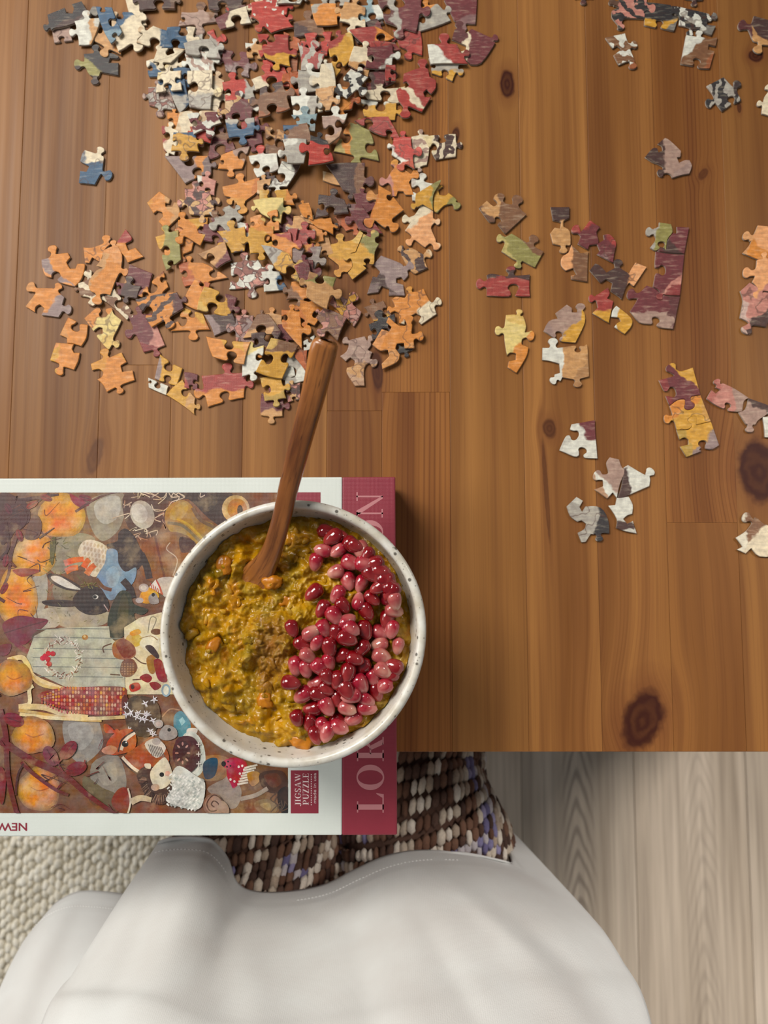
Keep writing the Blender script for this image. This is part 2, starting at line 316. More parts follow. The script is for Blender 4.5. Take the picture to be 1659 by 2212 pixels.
# region, four corners (clockwise from upper left), edges top/right/bottom/left (T knob, B socket, F plain), print colours [, pattern]
PIECES = '''
A 200 120 290 130 300 265 205 278 FFFF q
A ~ 140,105 265,55 275,95 320,95 330,60 315,30 385,8 430,85 k475,80 440,120 350,160 250,190 190,200 170,215 k130,195 150,165 | k.d
A ~ 400,385 465,380 k485,340 520,370 600,380 650,400 640,420 590,415 580,450 650,450 648,540 520,515 510,545 k480,580 450,540 430,520 410,480 k360,460 405,435 | k.e5
A 500 150 640 255 655 375 490 290 FFTB t.b
A 345 160 510 140 450 305 372 308 TFFT w.t2
A 725 20 800 30 830 150 765 155 TFFF c.m5
A 600 85 745 90 848 222 650 362 BTTF c.n7
A 505 65 600 70 660 215 595 285 FBFF n
A 790 -60 1040 -60 1050 62 800 70 FTBT d
A 862 440 1062 410 1050 520 880 540 FFTF c.n5
A 780 300 900 185 1020 225 980 375 TFFB c.n2
A 1000 195 1200 195 1150 350 960 340 BTBF n.c2
A 955 350 1085 365 1015 430 930 425 FFTF c
A 1200 260 1330 215 1395 370 1290 400 BTBT g.s1
A 1150 395 1300 380 1320 490 1190 495 TFTT w.q5 =
A 1155 320 1285 300 1335 395 1165 370 FFFF g
A 1390 360 1590 380 1585 550 1420 505 BTBT m.l4
A 1300 560 1390 600 1350 775 1295 780 TFTF c
A 865 625 1015 630 1062 785 870 750 TFTT q.g3 #
A 1060 510 1145 510 1140 600 1070 600 FFFF n
A 1030 615 1115 600 1140 715 1090 765 FFFF n.g
A 955 535 1075 525 1080 625 945 640 TFBB c
A 1145 510 1320 505 1308 778 1160 760 FTFB c.g4
A 1015 825 1085 830 1062 912 1018 905 FFFF o
A 1090 805 1340 800 1210 955 1045 960 BTFF c
A 1190 920 1310 910 1290 1000 1210 970 FFTF s
A 1175 828 1330 818 1355 875 1210 935 FTFB w.m =
A 978 935 1060 960 1040 1075 988 1050 TFTF c.r6
A 1055 955 1192 950 1215 1075 1040 1070 FTTF y.n0
A 1395 590 1560 565 1625 700 1420 725 TTFB s.g2
A 1415 720 1605 710 1600 850 1425 885 TTBT w.m #
A 1540 890 1640 850 1670 1010 1560 1030 TFFB m.r7
A 1445 870 1595 860 1590 950 1465 965 FFTF n.g
A 1325 980 1445 960 1475 1060 1300 1130 TFFF m.b
A 985 1120 1290 1118 1312 1240 1130 1312 BTBF l.o2
A 1390 1110 1590 1040 1535 1205 1365 1205 FBTB o.q1
A ~ 390,1100 410,1075 490,1100 k520,1075 545,1130 535,1215 k572,1255 520,1250 480,1322 365,1308 375,1225 420,1230 440,1190 400,1170 375,1155 | n.c0
A 1120 90 1340 80 1352 150 1100 178 TFFF q.b
A 1360 -40 1450 -40 1450 30 1330 30 FFFF b
A 1290 -30 1545 -20 1500 85 1300 60 FTBF d.s7 *
A 1353 130 1560 48 1592 160 1388 205 FFBF c.m
A 1590 50 1680 20 1690 120 1600 130 FFFF c.r =
B 10 15 240 -15 232 92 10 115 FTTF s.w *
B 40 110 200 90 255 165 140 195 FTFF s.w2 *
B 200 -40 330 -40 300 10 200 10 FFFF w
B 280 140 450 125 495 230 285 240 TFFF b.d
B 525 -40 620 -40 610 20 530 20 FFFF g
B 395 30 545 25 555 150 430 155 TTFF o.g7
B 725 50 805 45 832 105 730 130 FFFF a.w
B 640 180 800 130 830 190 700 260 FFFF d.m
B 610 15 735 50 735 175 580 130 TBTT t.c4
B 640 190 800 168 918 240 760 292 FFBF r.o2
B 930 200 1080 205 1090 340 965 290 TFTT r
B 1075 60 1200 25 1282 130 1080 200 TTFB g.o7
B 820 -15 1095 -40 1060 200 870 140 BTTB m.g6
B 1245 0 1452 -35 1442 150 1310 130 FFTF m
B ~ 1292,250 1310,190 k1340,155 1375,190 1380,212 1420,185 1540,240 k1570,240 1565,280 1480,400 1410,410 1335,335 1380,320 1385,290 1350,275 | m.c6
B 1150 375 1345 390 1292 512 1170 465 FTBB g.y4
B 1140 285 1325 285 1392 405 1160 405 TTFF r.w5
B 370 230 505 220 480 335 400 325 FTFF s.k *
B 230 240 310 278 295 430 250 430 FFFF u
B -10 290 65 300 72 360 0 355 FTFF t.w7
B 80 340 150 330 200 430 110 410 FFTF s.m *
B 50 220 245 225 255 420 100 365 BTTB r.y4
B 310 278 472 350 440 435 330 445 TFTF g.r6 =
B 500 275 645 200 662 360 545 495 TFBB y.r7
B 640 400 700 380 740 460 660 450 FFFF m
B 680 320 765 340 740 455 655 400 TFFF c.t4
B 800 270 905 280 930 310 800 320 FFTF r
B 755 300 912 285 905 432 740 430 FTFB m.w3
B 740 470 885 450 895 520 775 560 FTFF m.d
B 880 430 920 430 920 500 880 500 FFFF r
B 40 510 205 465 225 545 60 560 FTFF s.c5
B 225 490 300 478 322 600 215 605 TFFB u
B 65 565 205 520 255 690 55 745 BTBT b.d
B 360 540 440 530 420 590 370 590 FFFF q
B 315 450 455 465 450 570 318 590 TBFT g.w1
B 467 440 515 435 532 560 465 572 TFTF c
B 510 560 660 575 645 690 535 700 FTTB o.u2
B 440 590 520 580 500 680 450 690 FFFF t.c
B 645 455 735 500 622 612 548 572 FTFF w.k =
B 268 620 425 618 410 730 285 745 TTFB w.g
B 295 748 405 742 395 818 325 800 FFFF a
B 745 580 955 565 925 645 780 622 FFBF c.m0
B 715 635 935 650 925 765 735 740 BTTB y.w0
B 705 780 875 760 935 870 830 850 FFBF r
B ~ 985,470 1060,440 k1105,400 1140,440 1150,490 1190,510 1190,560 1160,600 1130,570 1110,590 1120,620 1160,620 1100,715 1020,680 k995,725 980,680 950,640 935,580 960,560 1000,560 1020,540 1000,520 980,525 | r.c5
B 478 758 605 745 565 860 505 905 TFFB q.w
B 640 785 762 835 822 1025 540 965 TBTB e.o6
B 105 820 212 850 205 992 108 970 FBFB b.t
B 212 800 362 785 392 905 218 905 FFFB b.n7
B 228 908 342 908 330 1022 250 1022 FFFF g.w
B 388 865 492 900 532 1025 375 1052 TBFT s.k0
B 1045 895 1130 885 1122 1035 1050 1058 FFFF c.q =
B 1112 875 1315 858 1315 1000 1190 1018 BTFB c.d =
B 925 890 1025 885 1045 1065 915 985 TFTT s.w5
C 815 200 970 185 982 270 862 318 FFBF w.s0
C 890 350 960 340 960 400 900 400 FFFF d
C 1025 225 1158 240 1060 405 930 412 FFTB w.d2
C 860 380 930 370 920 460 860 440 TFFF t
C ~ 598,408 690,388 k724,338 760,372 866,340 850,440 770,505 k740,572 695,520 690,540 s650,515 612,470 | o
C 870 430 1065 425 1115 540 870 520 BTFF y.o2
C 820 505 1035 488 1015 668 880 600 FTFT j.e3
C ~ 58,522 145,442 225,495 215,530 190,525 190,550 240,550 250,520 280,520 295,610 250,660 190,718 140,655 175,620 165,590 130,580 105,600 | o.t
C 190 800 390 770 360 860 210 900 FFTF o
C 120 770 280 720 300 930 195 1003 TFBB e.y6
C ~ 280,650 k310,610 360,640 495,625 490,700 440,690 420,715 430,742 480,750 440,832 360,780 325,765 k290,790 290,740 320,710 280,690 | o.y
C 440 350 532 378 522 448 445 430 FFFF p.w7
C 330 420 500 440 545 600 368 605 TTTT p.d6 #
C 490 695 605 690 585 795 488 775 TFFF m
C 530 600 645 560 725 625 640 715 BTBT g.b7
C 720 680 770 690 790 780 720 780 FFFF w.r =
C 580 738 745 710 745 855 668 868 FTFF y.l4 *
C 430 890 612 808 652 930 560 985 FFFB t.m3
C 285 950 455 955 632 1060 330 1122 TBTB o.u
C 830 640 960 600 970 700 830 700 FFFF o
C 790 705 965 695 955 870 800 885 TBTT y.o
C 1020 690 1145 665 1135 745 1060 745 TFFF m.p
C 1250 715 1340 760 1368 860 1290 882 FFFF t.b
C 1240 700 1300 720 1310 780 1245 790 FFFF o
C 1130 640 1232 635 1245 752 1118 742 TBFF t.g4
C 1118 740 1245 745 1225 862 1115 850 FBFF r.o4
C 1080 740 1130 735 1120 850 1085 850 FFFF r
C 1118 870 1275 858 1235 975 1118 930 FTTF l
C 1150 960 1230 960 1220 1080 1170 1060 FFFF m
C 660 960 850 935 930 1100 650 1140 TTTB p.w #
C 905 1040 992 1040 1032 1125 918 1135 FFFF w.n2
C 958 748 1085 733 1095 940 950 880 FTFB o.r
C 880 828 1075 890 1155 1092 985 1000 FTBF y.g7
C 400 1075 510 1100 425 1292 318 1240 BFFF o.u2
C 470 1125 700 1205 640 1335 420 1285 BTBF y.m1
D 345 148 425 180 445 218 345 192 FFFF t
D 165 390 215 378 235 462 190 445 FFFF o
D 350 85 622 72 602 302 470 265 FTTF d.b
D 570 310 652 308 695 370 622 412 TFFF m.t1
D 505 415 592 512 495 535 440 470 FFTF u
D 530 400 602 400 705 540 590 520 FFFT m
D 255 490 362 480 372 562 300 532 FTFF o.k1
D 295 300 475 335 505 430 270 465 TTBB d
D ~ 800,155 820,125 k838,72 870,95 930,135 k985,155 955,190 940,210 975,300 915,300 900,275 860,275 850,310 820,312 815,240 790,215 k752,205 790,175 | o.p6
D 985 210 1100 240 1080 340 990 320 TFFF w
D ~ 905,700 960,680 1040,725 k1082,722 1052,765 1076,826 985,868 940,830 890,740 k882,685 | t.d =
D ~ 1025,375 1115,408 1115,465 k1147,492 1100,540 1130,612 k1140,668 1090,650 1055,678 985,625 k942,640 958,590 912,555 950,500 k915,472 985,440 | h.c7
D ~ 990,295 1150,200 1165,212 1115,300 1112,412 1040,368 1005,385 k972,382 985,335 | y.e2
D ~ 1160,222 1185,240 1150,265 1160,300 1200,305 1225,285 1280,330 k1285,378 1245,365 1190,380 1145,430 1117,405 1120,300 | y.e3
D ~ 720,232 805,280 s800,320 840,330 902,408 828,465 k832,532 765,535 700,485 k652,500 672,420 705,345 k665,308 718,300 | o
D ~ 382,655 425,645 k445,602 478,635 540,620 590,555 612,577 557,710 525,718 s492,742 530,780 533,818 498,856 470,850 k430,862 430,800 360,745 | y
D ~ 615,582 665,605 k695,580 700,640 725,652 695,710 690,790 s640,775 612,805 635,828 535,908 503,860 536,815 532,778 k492,742 527,722 562,712 | y.e1
D ~ 740,735 880,790 900,815 k950,810 935,880 905,915 885,890 850,900 850,930 900,945 912,1025 795,1020 800,975 745,955 720,1000 640,1010 680,885 710,890 735,850 685,800 | l.d5
E ~ 745,165 800,82 845,140 840,165 800,185 820,235 870,215 930,280 815,322 790,275 730,215 720,190 | o.r0
E ~ 498,215 560,215 630,190 k662,150 690,190 650,230 620,320 560,285 540,325 510,322 | o
E ~ 197,300 250,285 k276,225 305,260 385,250 405,285 375,320 400,365 440,365 455,330 500,330 510,350 485,440 435,495 330,465 310,440 335,420 325,395 300,385 275,400 270,430 225,415 200,350 | o.l5
E 490 480 602 430 612 562 500 542 TFTT c.b =
E ~ 640,240 690,210 k712,180 740,200 775,270 768,360 k795,390 745,415 720,470 690,555 655,545 620,550 k595,592 580,540 545,520 535,460 590,380 640,360 590,345 630,290 | o.t
E 830 335 992 400 962 522 775 505 FFFF m.t5
E 760 480 880 500 860 560 770 540 FFFF d.m
E 890 540 1062 402 1092 500 1000 590 FBFF o.m7
E ~ 152,545 k122,498 180,505 270,505 k318,492 325,540 362,570 345,625 k385,657 335,690 318,714 197,697 218,650 185,622 155,640 150,678 82,636 | o.l3
E 660 590 730 548 812 650 792 698 FFFF c.b =
E ~ 505,722 580,655 615,650 s640,690 700,650 715,690 770,735 745,790 715,850 k735,905 690,930 670,940 600,860 600,840 640,830 635,790 605,785 570,812 | j.o7
E 818 700 985 690 1080 912 930 962 TFTT m.p2
E 1370 700 1562 690 1585 790 1440 842 FFFF d.l
E 1220 648 1352 690 1402 802 1128 812 BFTB o.y
E 875 588 1165 535 1212 650 990 782 FTTB d.o =
E ~ 388,714 445,742 s442,788 482,762 530,768 520,860 482,922 430,905 380,900 378,862 328,840 | o
E ~ 300,895 380,902 430,907 415,940 430,968 472,968 460,1030 430,1092 360,1070 k325,1100 318,1045 258,1022 285,940 | o.y
E ~ 550,1048 625,1015 k650,965 690,1000 770,965 808,1035 765,1060 775,1105 850,1095 866,1165 790,1190 k760,1240 720,1220 665,1250 640,1200 598,1160 630,1140 640,1110 610,1085 560,1095 | o
E 985 1168 1082 1208 1072 1252 988 1215 FFFF w
E 1235 1128 1302 1140 1302 1212 1235 1202 FFFF m.r
E 1050 982 1205 1080 1165 1200 1010 1150 BFBF y.l6
E 1122 1272 1212 1188 1282 1290 1278 1382 FBFF y.t
F 620 220 722 205 745 300 595 305 FTFT o.b5
F 640 118 702 88 722 190 682 202 FFFF m
F 680 350 795 378 742 462 675 420 FFTF o
F 720 140 892 180 832 382 700 300 BTFT t.e0
F 250 440 345 440 352 592 250 582 TFFT p.l #
F 440 430 522 440 512 520 450 500 TFFF t
F 530 500 600 500 600 570 540 560 FFFF m
F 375 420 452 418 532 530 288 572 TFBF b.t
F 365 560 502 548 442 662 378 640 BFFF d.o4
F 540 390 655 400 668 640 545 500 TTFB o
F 860 330 930 330 960 400 870 400 FFFF o
F 900 283 1042 398 1000 480 865 350 TFTF p.y4 #
F 815 378 962 440 902 588 765 440 FFTT p.b #
F 1108 380 1192 352 1238 430 1150 442 TFFT b.y4
F 1132 490 1252 440 1262 540 1150 565 TFFF k.d
F 1288 600 1372 600 1375 640 1300 660 FFTF k
D ~ 818,1050 850,1030 910,1040 930,1010 k945,975 1000,990 1045,972 1090,1060 1110,1070 k1150,1065 1125,1110 1140,1155 1030,1230 1010,1210 1030,1170 990,1150 920,1190 910,1230 870,1220 870,1150 840,1135 k805,1125 840,1095 | o.c3
F ~ 1235,435 1300,490 1350,490 k1368,450 1390,490 1385,540 1400,545 k1440,560 1400,590 1405,640 1340,640 1335,605 1290,610 1280,640 1310,680 1290,730 1195,775 1190,740 1240,690 1230,650 1180,655 1130,615 1190,515 1240,530 1255,500 1220,470 | o
F ~ 975,615 k955,588 1000,580 1080,560 1095,590 k1120,575 1122,620 1100,650 1130,665 1115,705 k1140,735 1090,748 1075,790 1080,885 1015,885 962,800 965,765 1010,755 1015,720 985,700 955,725 920,690 960,660 | q.t4
F 300 680 400 650 392 752 300 792 TFTF w.j
F 548 780 602 770 612 812 560 832 FFFF w.g
F 580 690 690 680 690 850 565 888 TFFB g.w
F 630 662 692 655 695 782 640 702 FFFF u
F 690 600 740 570 730 630 692 640 FFFF w.k
F 580 905 645 885 645 960 592 972 TFFF d.p #
F 50 565 332 600 290 742 90 692 BFBF o.y
F 20 822 312 800 290 960 60 1020 TTBT r.o4
F 408 935 552 950 542 1080 403 1075 TTTF m.t4
F 418 850 522 840 548 950 440 965 FTTF y
F 470 575 645 620 540 835 372 790 FBFB y.b0
G ~ 88,172 130,135 165,165 k198,118 232,150 268,155 k296,128 312,180 346,208 232,314 196,270 s190,238 160,250 140,245 | b.t6
G ~ 232,330 265,312 350,362 k386,342 400,390 440,410 392,498 330,465 k300,485 270,450 210,408 228,365 k202,338 | e.b1
G ~ 130,538 160,530 235,545 k262,510 300,540 365,535 362,600 366,655 290,652 s275,610 248,655 130,650 130,612 k95,585 132,562 | r.d0
G ~ 235,755 280,752 k308,738 330,765 345,815 338,848 k368,868 322,890 320,915 358,932 345,985 292,1072 244,1040 250,1008 288,1000 290,965 260,960 240,975 228,900 226,868 k195,840 228,812 | j.o3
G ~ 505,745 565,700 592,718 592,742 618,742 k640,712 660,745 662,800 612,906 540,900 s522,862 500,882 440,842 468,790 520,775 | q.y3
G ~ 434,935 470,935 k490,902 520,935 590,925 s625,945 660,925 676,920 682,1010 686,1090 655,1098 k625,1130 600,1105 540,1095 530,1115 k492,1112 500,1080 530,1070 525,1020 470,1005 432,1000 | t.w6
G ~ 478,168 580,168 580,228 548,245 548,275 582,300 586,372 k548,402 518,375 490,368 476,310 500,280 530,285 535,250 490,240 | t.d0
G ~ 575,415 590,375 620,400 640,420 684,410 680,470 678,575 590,560 590,540 620,535 600,500 560,515 535,485 540,440 | b.h6
G ~ 645,300 692,240 748,278 728,305 738,345 738,370 690,375 680,400 625,368 640,330 k615,290 | m.r
G ~ 745,360 770,345 765,320 790,315 815,330 835,365 825,420 818,472 730,425 745,405 730,370 | m.r
G ~ 690,512 720,475 750,490 780,525 825,500 k845,472 870,510 905,530 920,500 940,470 1000,495 930,600 905,580 885,610 865,670 850,655 805,625 815,580 780,560 750,580 | d.h2
G ~ 740,640 790,605 800,640 785,665 820,680 800,770 795,800 705,745 735,715 730,690 k702,665 728,645 | r.y4
G ~ 835,705 915,770 918,815 880,860 825,820 840,800 860,790 850,770 808,765 815,730 | y.w6
G ~ 1048,285 1068,272 1068,252 1132,262 1140,305 1112,345 1105,400 s1080,372 1045,405 1020,388 1050,345 k1015,302 | e.g
G ~ 1165,275 1232,280 1205,423 1120,418 1058,408 1075,385 1108,395 1114,347 1143,310 1165,312 | m.d5
G ~ 1050,410 1120,422 1205,427 1182,650 1110,648 k1070,655 1058,615 1035,603 1048,535 s1082,512 1045,490 | m.p3
G ~ 1000,595 1035,607 1055,620 s1070,658 1110,652 1182,655 1146,832 1080,825 s1050,785 1015,805 960,795 910,735 950,672 k918,642 965,630 | m.q4
G ~ 1605,268 1720,280 1720,438 1665,442 s1640,430 1605,453 1522,418 1560,375 1568,352 k1545,325 1588,308 | h.o
G ~ 1600,457 1618,450 k1640,427 1665,446 1720,442 1720,640 1640,625 k1605,648 1598,600 1575,575 1590,545 k1548,525 1595,500 | h.p
G ~ 1510,625 1560,580 1592,600 s1608,645 1640,632 1720,642 1650,820 1585,810 k1545,835 1555,795 1508,770 1525,680 | p.d3
H ~ 600,50 560,38 k540,8 590,-5 600,-40 790,-30 788,20 k825,58 775,90 772,132 640,128 615,150 k603,190 575,165 540,120 540,75 565,62 | k.p5 =
H ~ 792,15 960,35 970,60 k1008,78 968,108 1018,120 985,220 915,205 s880,162 850,195 772,178 778,95 s825,60 | k.y4
H ~ 970,40 1080,60 1225,95 k1275,115 1250,150 1225,150 1225,175 1285,185 1255,252 1180,225 1130,210 k1100,235 1095,195 1020,178 1022,118 s1005,75 | k.w1 =
H ~ 492,268 632,238 652,298 k698,318 672,358 702,430 k690,470 655,438 588,465 552,392 585,370 606,345 575,325 545,345 | b.w =
H ~ 1072,252 1140,262 k1166,236 1195,268 1240,278 1296,264 1283,330 1232,318 1228,355 1275,368 1240,490 1175,488 s1148,440 1118,470 1034,456 | b.w7
H ~ 1220,615 1340,552 1410,625 k1440,602 1440,660 1470,718 1425,742 s1398,712 1392,752 1332,797 1285,740 k1240,738 1272,690 | k.g =
H ~ 870,1030 920,990 950,1005 1000,1050 1035,1085 1030,1125 1005,1130 1020,1170 1060,1150 1095,1150 1112,1190 1095,1245 1040,1255 975,1275 960,1250 930,1240 k890,1240 905,1195 870,1175 830,1160 778,1125 830,1065 865,1065 872,1095 905,1080 900,1048 | q.d6
H ~ 1560,112 1660,140 1725,160 1725,330 1625,320 k1590,352 1588,300 1555,290 1522,215 k1478,178 1542,165 | d.t5
H 1640 690 1725 600 1725 850 1618 812 TFFT c
H 1040 -70 1200 -70 1190 -5 1060 -15 FFTF q.d
H 250 -90 400 -90 400 -15 275 -15 FFTF d
I ~ 878,203 985,172 k966,115 1040,138 1120,112 1176,308 1112,320 k1095,385 1060,340 1010,345 955,385 928,320 s970,290 912,275 | m.y1
I ~ 955,388 1012,347 1060,342 s1095,385 1114,322 1176,311 1250,498 1150,522 s1120,490 1105,545 1070,558 1005,560 990,505 k940,482 975,450 | y.o
I ~ 1005,562 1080,560 1108,545 k1120,490 1150,525 1250,500 1310,670 1260,700 1215,695 s1190,660 1165,705 1180,715 1075,755 1030,680 1090,665 1090,630 1060,615 1025,630 | y.l3
I ~ 1285,255 k1295,215 1340,228 1420,265 1520,330 1485,355 1475,420 1450,430 1385,425 s1370,385 1335,405 1275,375 1220,335 1255,275 1285,300 1320,270 | p.q
I ~ 1522,332 1690,392 1650,450 1590,490 1570,520 k1530,555 1500,515 1450,434 1500,410 | q.d1
I 1625 470 1740 450 1740 620 1640 610 TFFF w.t
I ~ 240,555 250,520 416,490 424,620 436,766 350,762 s328,712 300,745 268,752 162,706 205,612 s270,598 | w.m1
I ~ 515,1105 565,1100 575,1050 660,1040 690,1100 685,1165 650,1175 620,1200 650,1235 690,1215 718,1305 640,1290 570,1265 575,1200 | w.d4
I ~ 525,757 590,772 612,830 645,850 600,940 575,1050 545,1010 505,1055 415,988 478,965 475,925 k438,888 515,868 500,800 | q.w5
I ~ 625,830 655,812 770,880 k815,862 815,920 808,965 640,1040 600,1078 575,1065 610,960 | w.d6
I ~ 215,1110 285,1042 330,1070 305,1115 325,1150 350,1110 430,1110 480,1140 515,1220 520,1305 480,1300 k448,1340 420,1310 385,1310 350,1365 320,1368 295,1300 345,1270 355,1235 320,1210 290,1220 240,1180 | g.k2
I ~ 1545,1235 k1508,1190 1560,1200 1580,1190 1640,1240 1725,1250 1725,1470 1600,1470 1540,1410 1500,1450 1440,1420 1480,1400 1430,1335 1500,1290 | c.b7
'''
def piece_materials():
    q = M('printed_card')
    c1, c2, c3 = (q.attr(k).outputs['Color'] for k in ('c1', 'c2', 'c3'))
    pa, pb, pc = (q.attr(k).outputs['Vector'] for k in ('pa', 'pb', 'pc'))
    o = q.obj(); v = scaled(q, o, 80, 80, 0)
    sp = q.n('SeparateXYZ'); q.put(sp.inputs[0], pc)
    vs_ = q.vec('ADD', v, q.attr('seed').outputs['Vector'])
    nz = q.math('SUBTRACT', q.noise(vs_, 1.1, 3), 0.5)
    def mask(p, amp):
        s = q.n('SeparateXYZ'); q.put(s.inputs[0], p)
        t = q.math('ADD', q.math('SUBTRACT', q.vec('DOT_PRODUCT', v, p), s.outputs[2]), q.math('MULTIPLY', nz, amp))
        return t, q.rng(t, -0.05, 0.05)
    t1, m1 = mask(pa, 1.1)
    t2, m2 = mask(pb, 1.6)
    wave = q.rng(q.math('SINE', q.math('ADD', q.math('MULTIPLY', t1, 8.5), q.math('MULTIPLY', nz, 7.0))), 0.05, 0.3)
    wv_ = q.n('TexNoise'); q.put(wv_.inputs['Vector'], vs_); wv_.inputs['Scale'].default_value = 1.7
    vw = q.vec('ADD', vs_, scaled(q, wv_.outputs['Color'], 0.7, 0.7, 0))
    vo = q.n('TexVoronoi'); q.put(vo.inputs['Vector'], vw); vo.inputs['Scale'].default_value = 2.5
    sc_ = q.n('SeparateColor'); q.put(sc_.inputs[0], vo.outputs['Color'])
    dots = q.rng(vo.outputs['Distance'], 0.24, 0.18)
    m1 = q.math('ADD', q.math('MULTIPLY', m1, q.math('SUBTRACT', 1.0, sp.outputs[0])), q.math('MULTIPLY', wave, sp.outputs[0]))
    m1 = q.math('ADD', q.math('MULTIPLY', m1, q.math('SUBTRACT', 1.0, sp.outputs[2])), q.math('MULTIPLY', dots, sp.outputs[2]))
    col = q.mix(m1, c1, c2)
    col = q.mix(m2, col, c3)
    cell = q.mix(q.rng(sc_.outputs[0], 0.35, 0.4), c1, c2); cell = q.mix(q.rng(sc_.outputs[1], 0.68, 0.72), cell, c3)
    ve = q.n('TexVoronoi', feature='DISTANCE_TO_EDGE'); q.put(ve.inputs['Vector'], vw); ve.inputs['Scale'].default_value = 2.5
    cell = q.mix(q.rng(ve.outputs['Distance'], 0.07, 0.03), cell, lin('#5e3630'))
    col = q.mix(sp.outputs[1], col, cell)
    ln_ = q.math('ABSOLUTE', q.math('SUBTRACT', q.noise(q.vec('ADD', vs_, (7, 3, 0)), 0.9, 2), 0.5))
    col = q.mix(q.math('MULTIPLY', q.rng(ln_, 0.022, 0.008), q.attr('veins').outputs['Fac']), col, q.mix(0.6, col, lin('#4a2a22')))
    st_ = q.noise(scaled(q, vs_, 1.2, 6.5, 1), 1.0, 3, 0.6)
    col = q.mix(q.math('MULTIPLY', q.rng(st_, 0.45, 0.75), 0.28), col, lin('#5a3426'))
    col = q.mix(q.math('MULTIPLY', q.rng(st_, 0.48, 0.25), 0.22), col, lin('#f2e2c4'))
    br = q.noise(vs_, 3.2, 4, 0.6)
    col = q.mix(1.0, col, q.mix(q.rng(br, 0.3, 0.75), (1.14, 1.12, 1.08), (0.70, 0.66, 0.64)), 'MULTIPLY')
    sv = q.n('SeparateXYZ'); q.put(sv.inputs[0], o)
    weave = q.math('ADD', q.math('SINE', q.math('MULTIPLY', sv.outputs[0], 9000.0)), q.math('SINE', q.math('MULTIPLY', sv.outputs[1], 9000.0)))
    q.bump(weave, 0.22, 0.00025)
    q.set(Base_Color=col, Roughness=0.42, Specular_IOR_Level=0.45)
    return q.m, plain('grey_cardboard', '#a39a8e', 0.85)
PRINT, CARD = piece_materials()
KNOB = [(-1.7, 0.0), (-0.85, 0.06), (-0.56, 0.42), (-0.78, 0.85), (-1.02, 1.3), (-0.86, 1.8), (-0.36, 2.08), (0.36, 2.08), (0.86, 1.8), (1.02, 1.3), (0.78, 0.85), (0.56, 0.42), (0.85, 0.06), (1.7, 0.0)]
def crosses(p, gap=3.2):
    n = len(p)
    def cr(a, b, c): return (b[0] - a[0]) * (c[1] - a[1]) - (b[1] - a[1]) * (c[0] - a[0])
    for i in range(n):
        a, b = p[i], p[(i + 1) % n]
        for j in range(i + 2, n):
            if i == 0 and j == n - 1: continue
            c, d = p[j], p[(j + 1) % n]
            if min(a[0], b[0]) > max(c[0], d[0]) + 1.8 or max(a[0], b[0]) < min(c[0], d[0]) - 1.8 or min(a[1], b[1]) > max(c[1], d[1]) + 1.8 or max(a[1], b[1]) < min(c[1], d[1]) - 1.8: continue
            if cr(a, b, c) * cr(a, b, d) < 0 and cr(c, d, a) * cr(c, d, b) < 0: return True
            if min(j - i, n - j + i) > 6 and math.hypot(a[0] - c[0], a[1] - c[1]) < gap: return True
    return False
def trace(tokens, rg, ks=1.0):
    """outline from plain points, knobs (k) and sockets (s) given by the centre of their round head"""
    it = []
    for tk in tokens:
        kd = tk[0] if tk[0] in 'ks' else 'p'; x, y = (tk[1:] if kd != 'p' else tk).split(',')
        it.append((kd, rg[0] + float(x) * rg[2], rg[1] + float(y) * rg[2]))
    ctrl = []; sharp = []
    for i, (kd, x, y) in enumerate(it):
        if kd == 'p':
            a, b = it[i - 1], it[(i + 1) % len(it)]
            ux, uy, wx, wy = x - a[1], y - a[2], b[1] - x, b[2] - y; lu, lw = math.hypot(ux, uy) or 1, math.hypot(wx, wy) or 1
            if (ux * wx + uy * wy) / (lu * lw) < 0.62 and lu > 7 and lw > 7 and a[0] == 'p' and b[0] == 'p':      # a sharp corner stays sharp
                sharp.append(len(ctrl))
            ctrl.append((x, y))
            continue
        a, b = it[i - 1], it[(i + 1) % len(it)]
        dx, dy = b[1] - a[1], b[2] - a[2]; L = math.hypot(dx, dy) or 1; dx /= L; dy /= L
        s = (x - a[1]) * dx + (y - a[2]) * dy; h = (x - a[1]) * dy - (y - a[2]) * dx
        s = min(max(s, 0.3 * L), 0.7 * L)
        mx, my = a[1] + dx * s, a[2] + dy * s; vx, vy = x - mx, y - my; D = math.hypot(vx, vy) or 1; vx /= D; vy /= D
        r = min(max(D / 1.3, 7.0), 11.5) * ks; wx, wy = (dx, dy)
        e0 = min(1.15, 0.45 * L / r)
        # side direction square to the knob, along the travel
        qx, qy = (-vy, vx) if (-vy * dx + vx * dy) > 0 else (vy, -vx)
        nk = min(0.56, 0.40 * L / r); wide = 0.95 * r < 0.5 * L
        for u, v in ([(-0.80, 0.12)] if wide else []) + [(-nk, 0.45), (-max(0.70, nk), 0.85), (-1.02, 1.3), (-0.86, 1.8), (-0.36, 2.08), (0.36, 2.08), (0.86, 1.8), (1.02, 1.3), (max(0.70, nk), 0.85), (nk, 0.45)] + ([(0.80, 0.12)] if wide else []):
            ctrl.append((mx + qx * u * r + vx * (v * r + D - 1.3 * r), my + qy * u * r + vy * (v * r + D - 1.3 * r)))
    if not sharp: return catmull(ctrl, 3)
    out = []
    for a, b in zip(sharp, sharp[1:] + [sharp[0] + len(ctrl)]):
        out += catmull([ctrl[k % len(ctrl)] for k in range(a, b + 1)], 3, closed=False)[:-1]
    return out
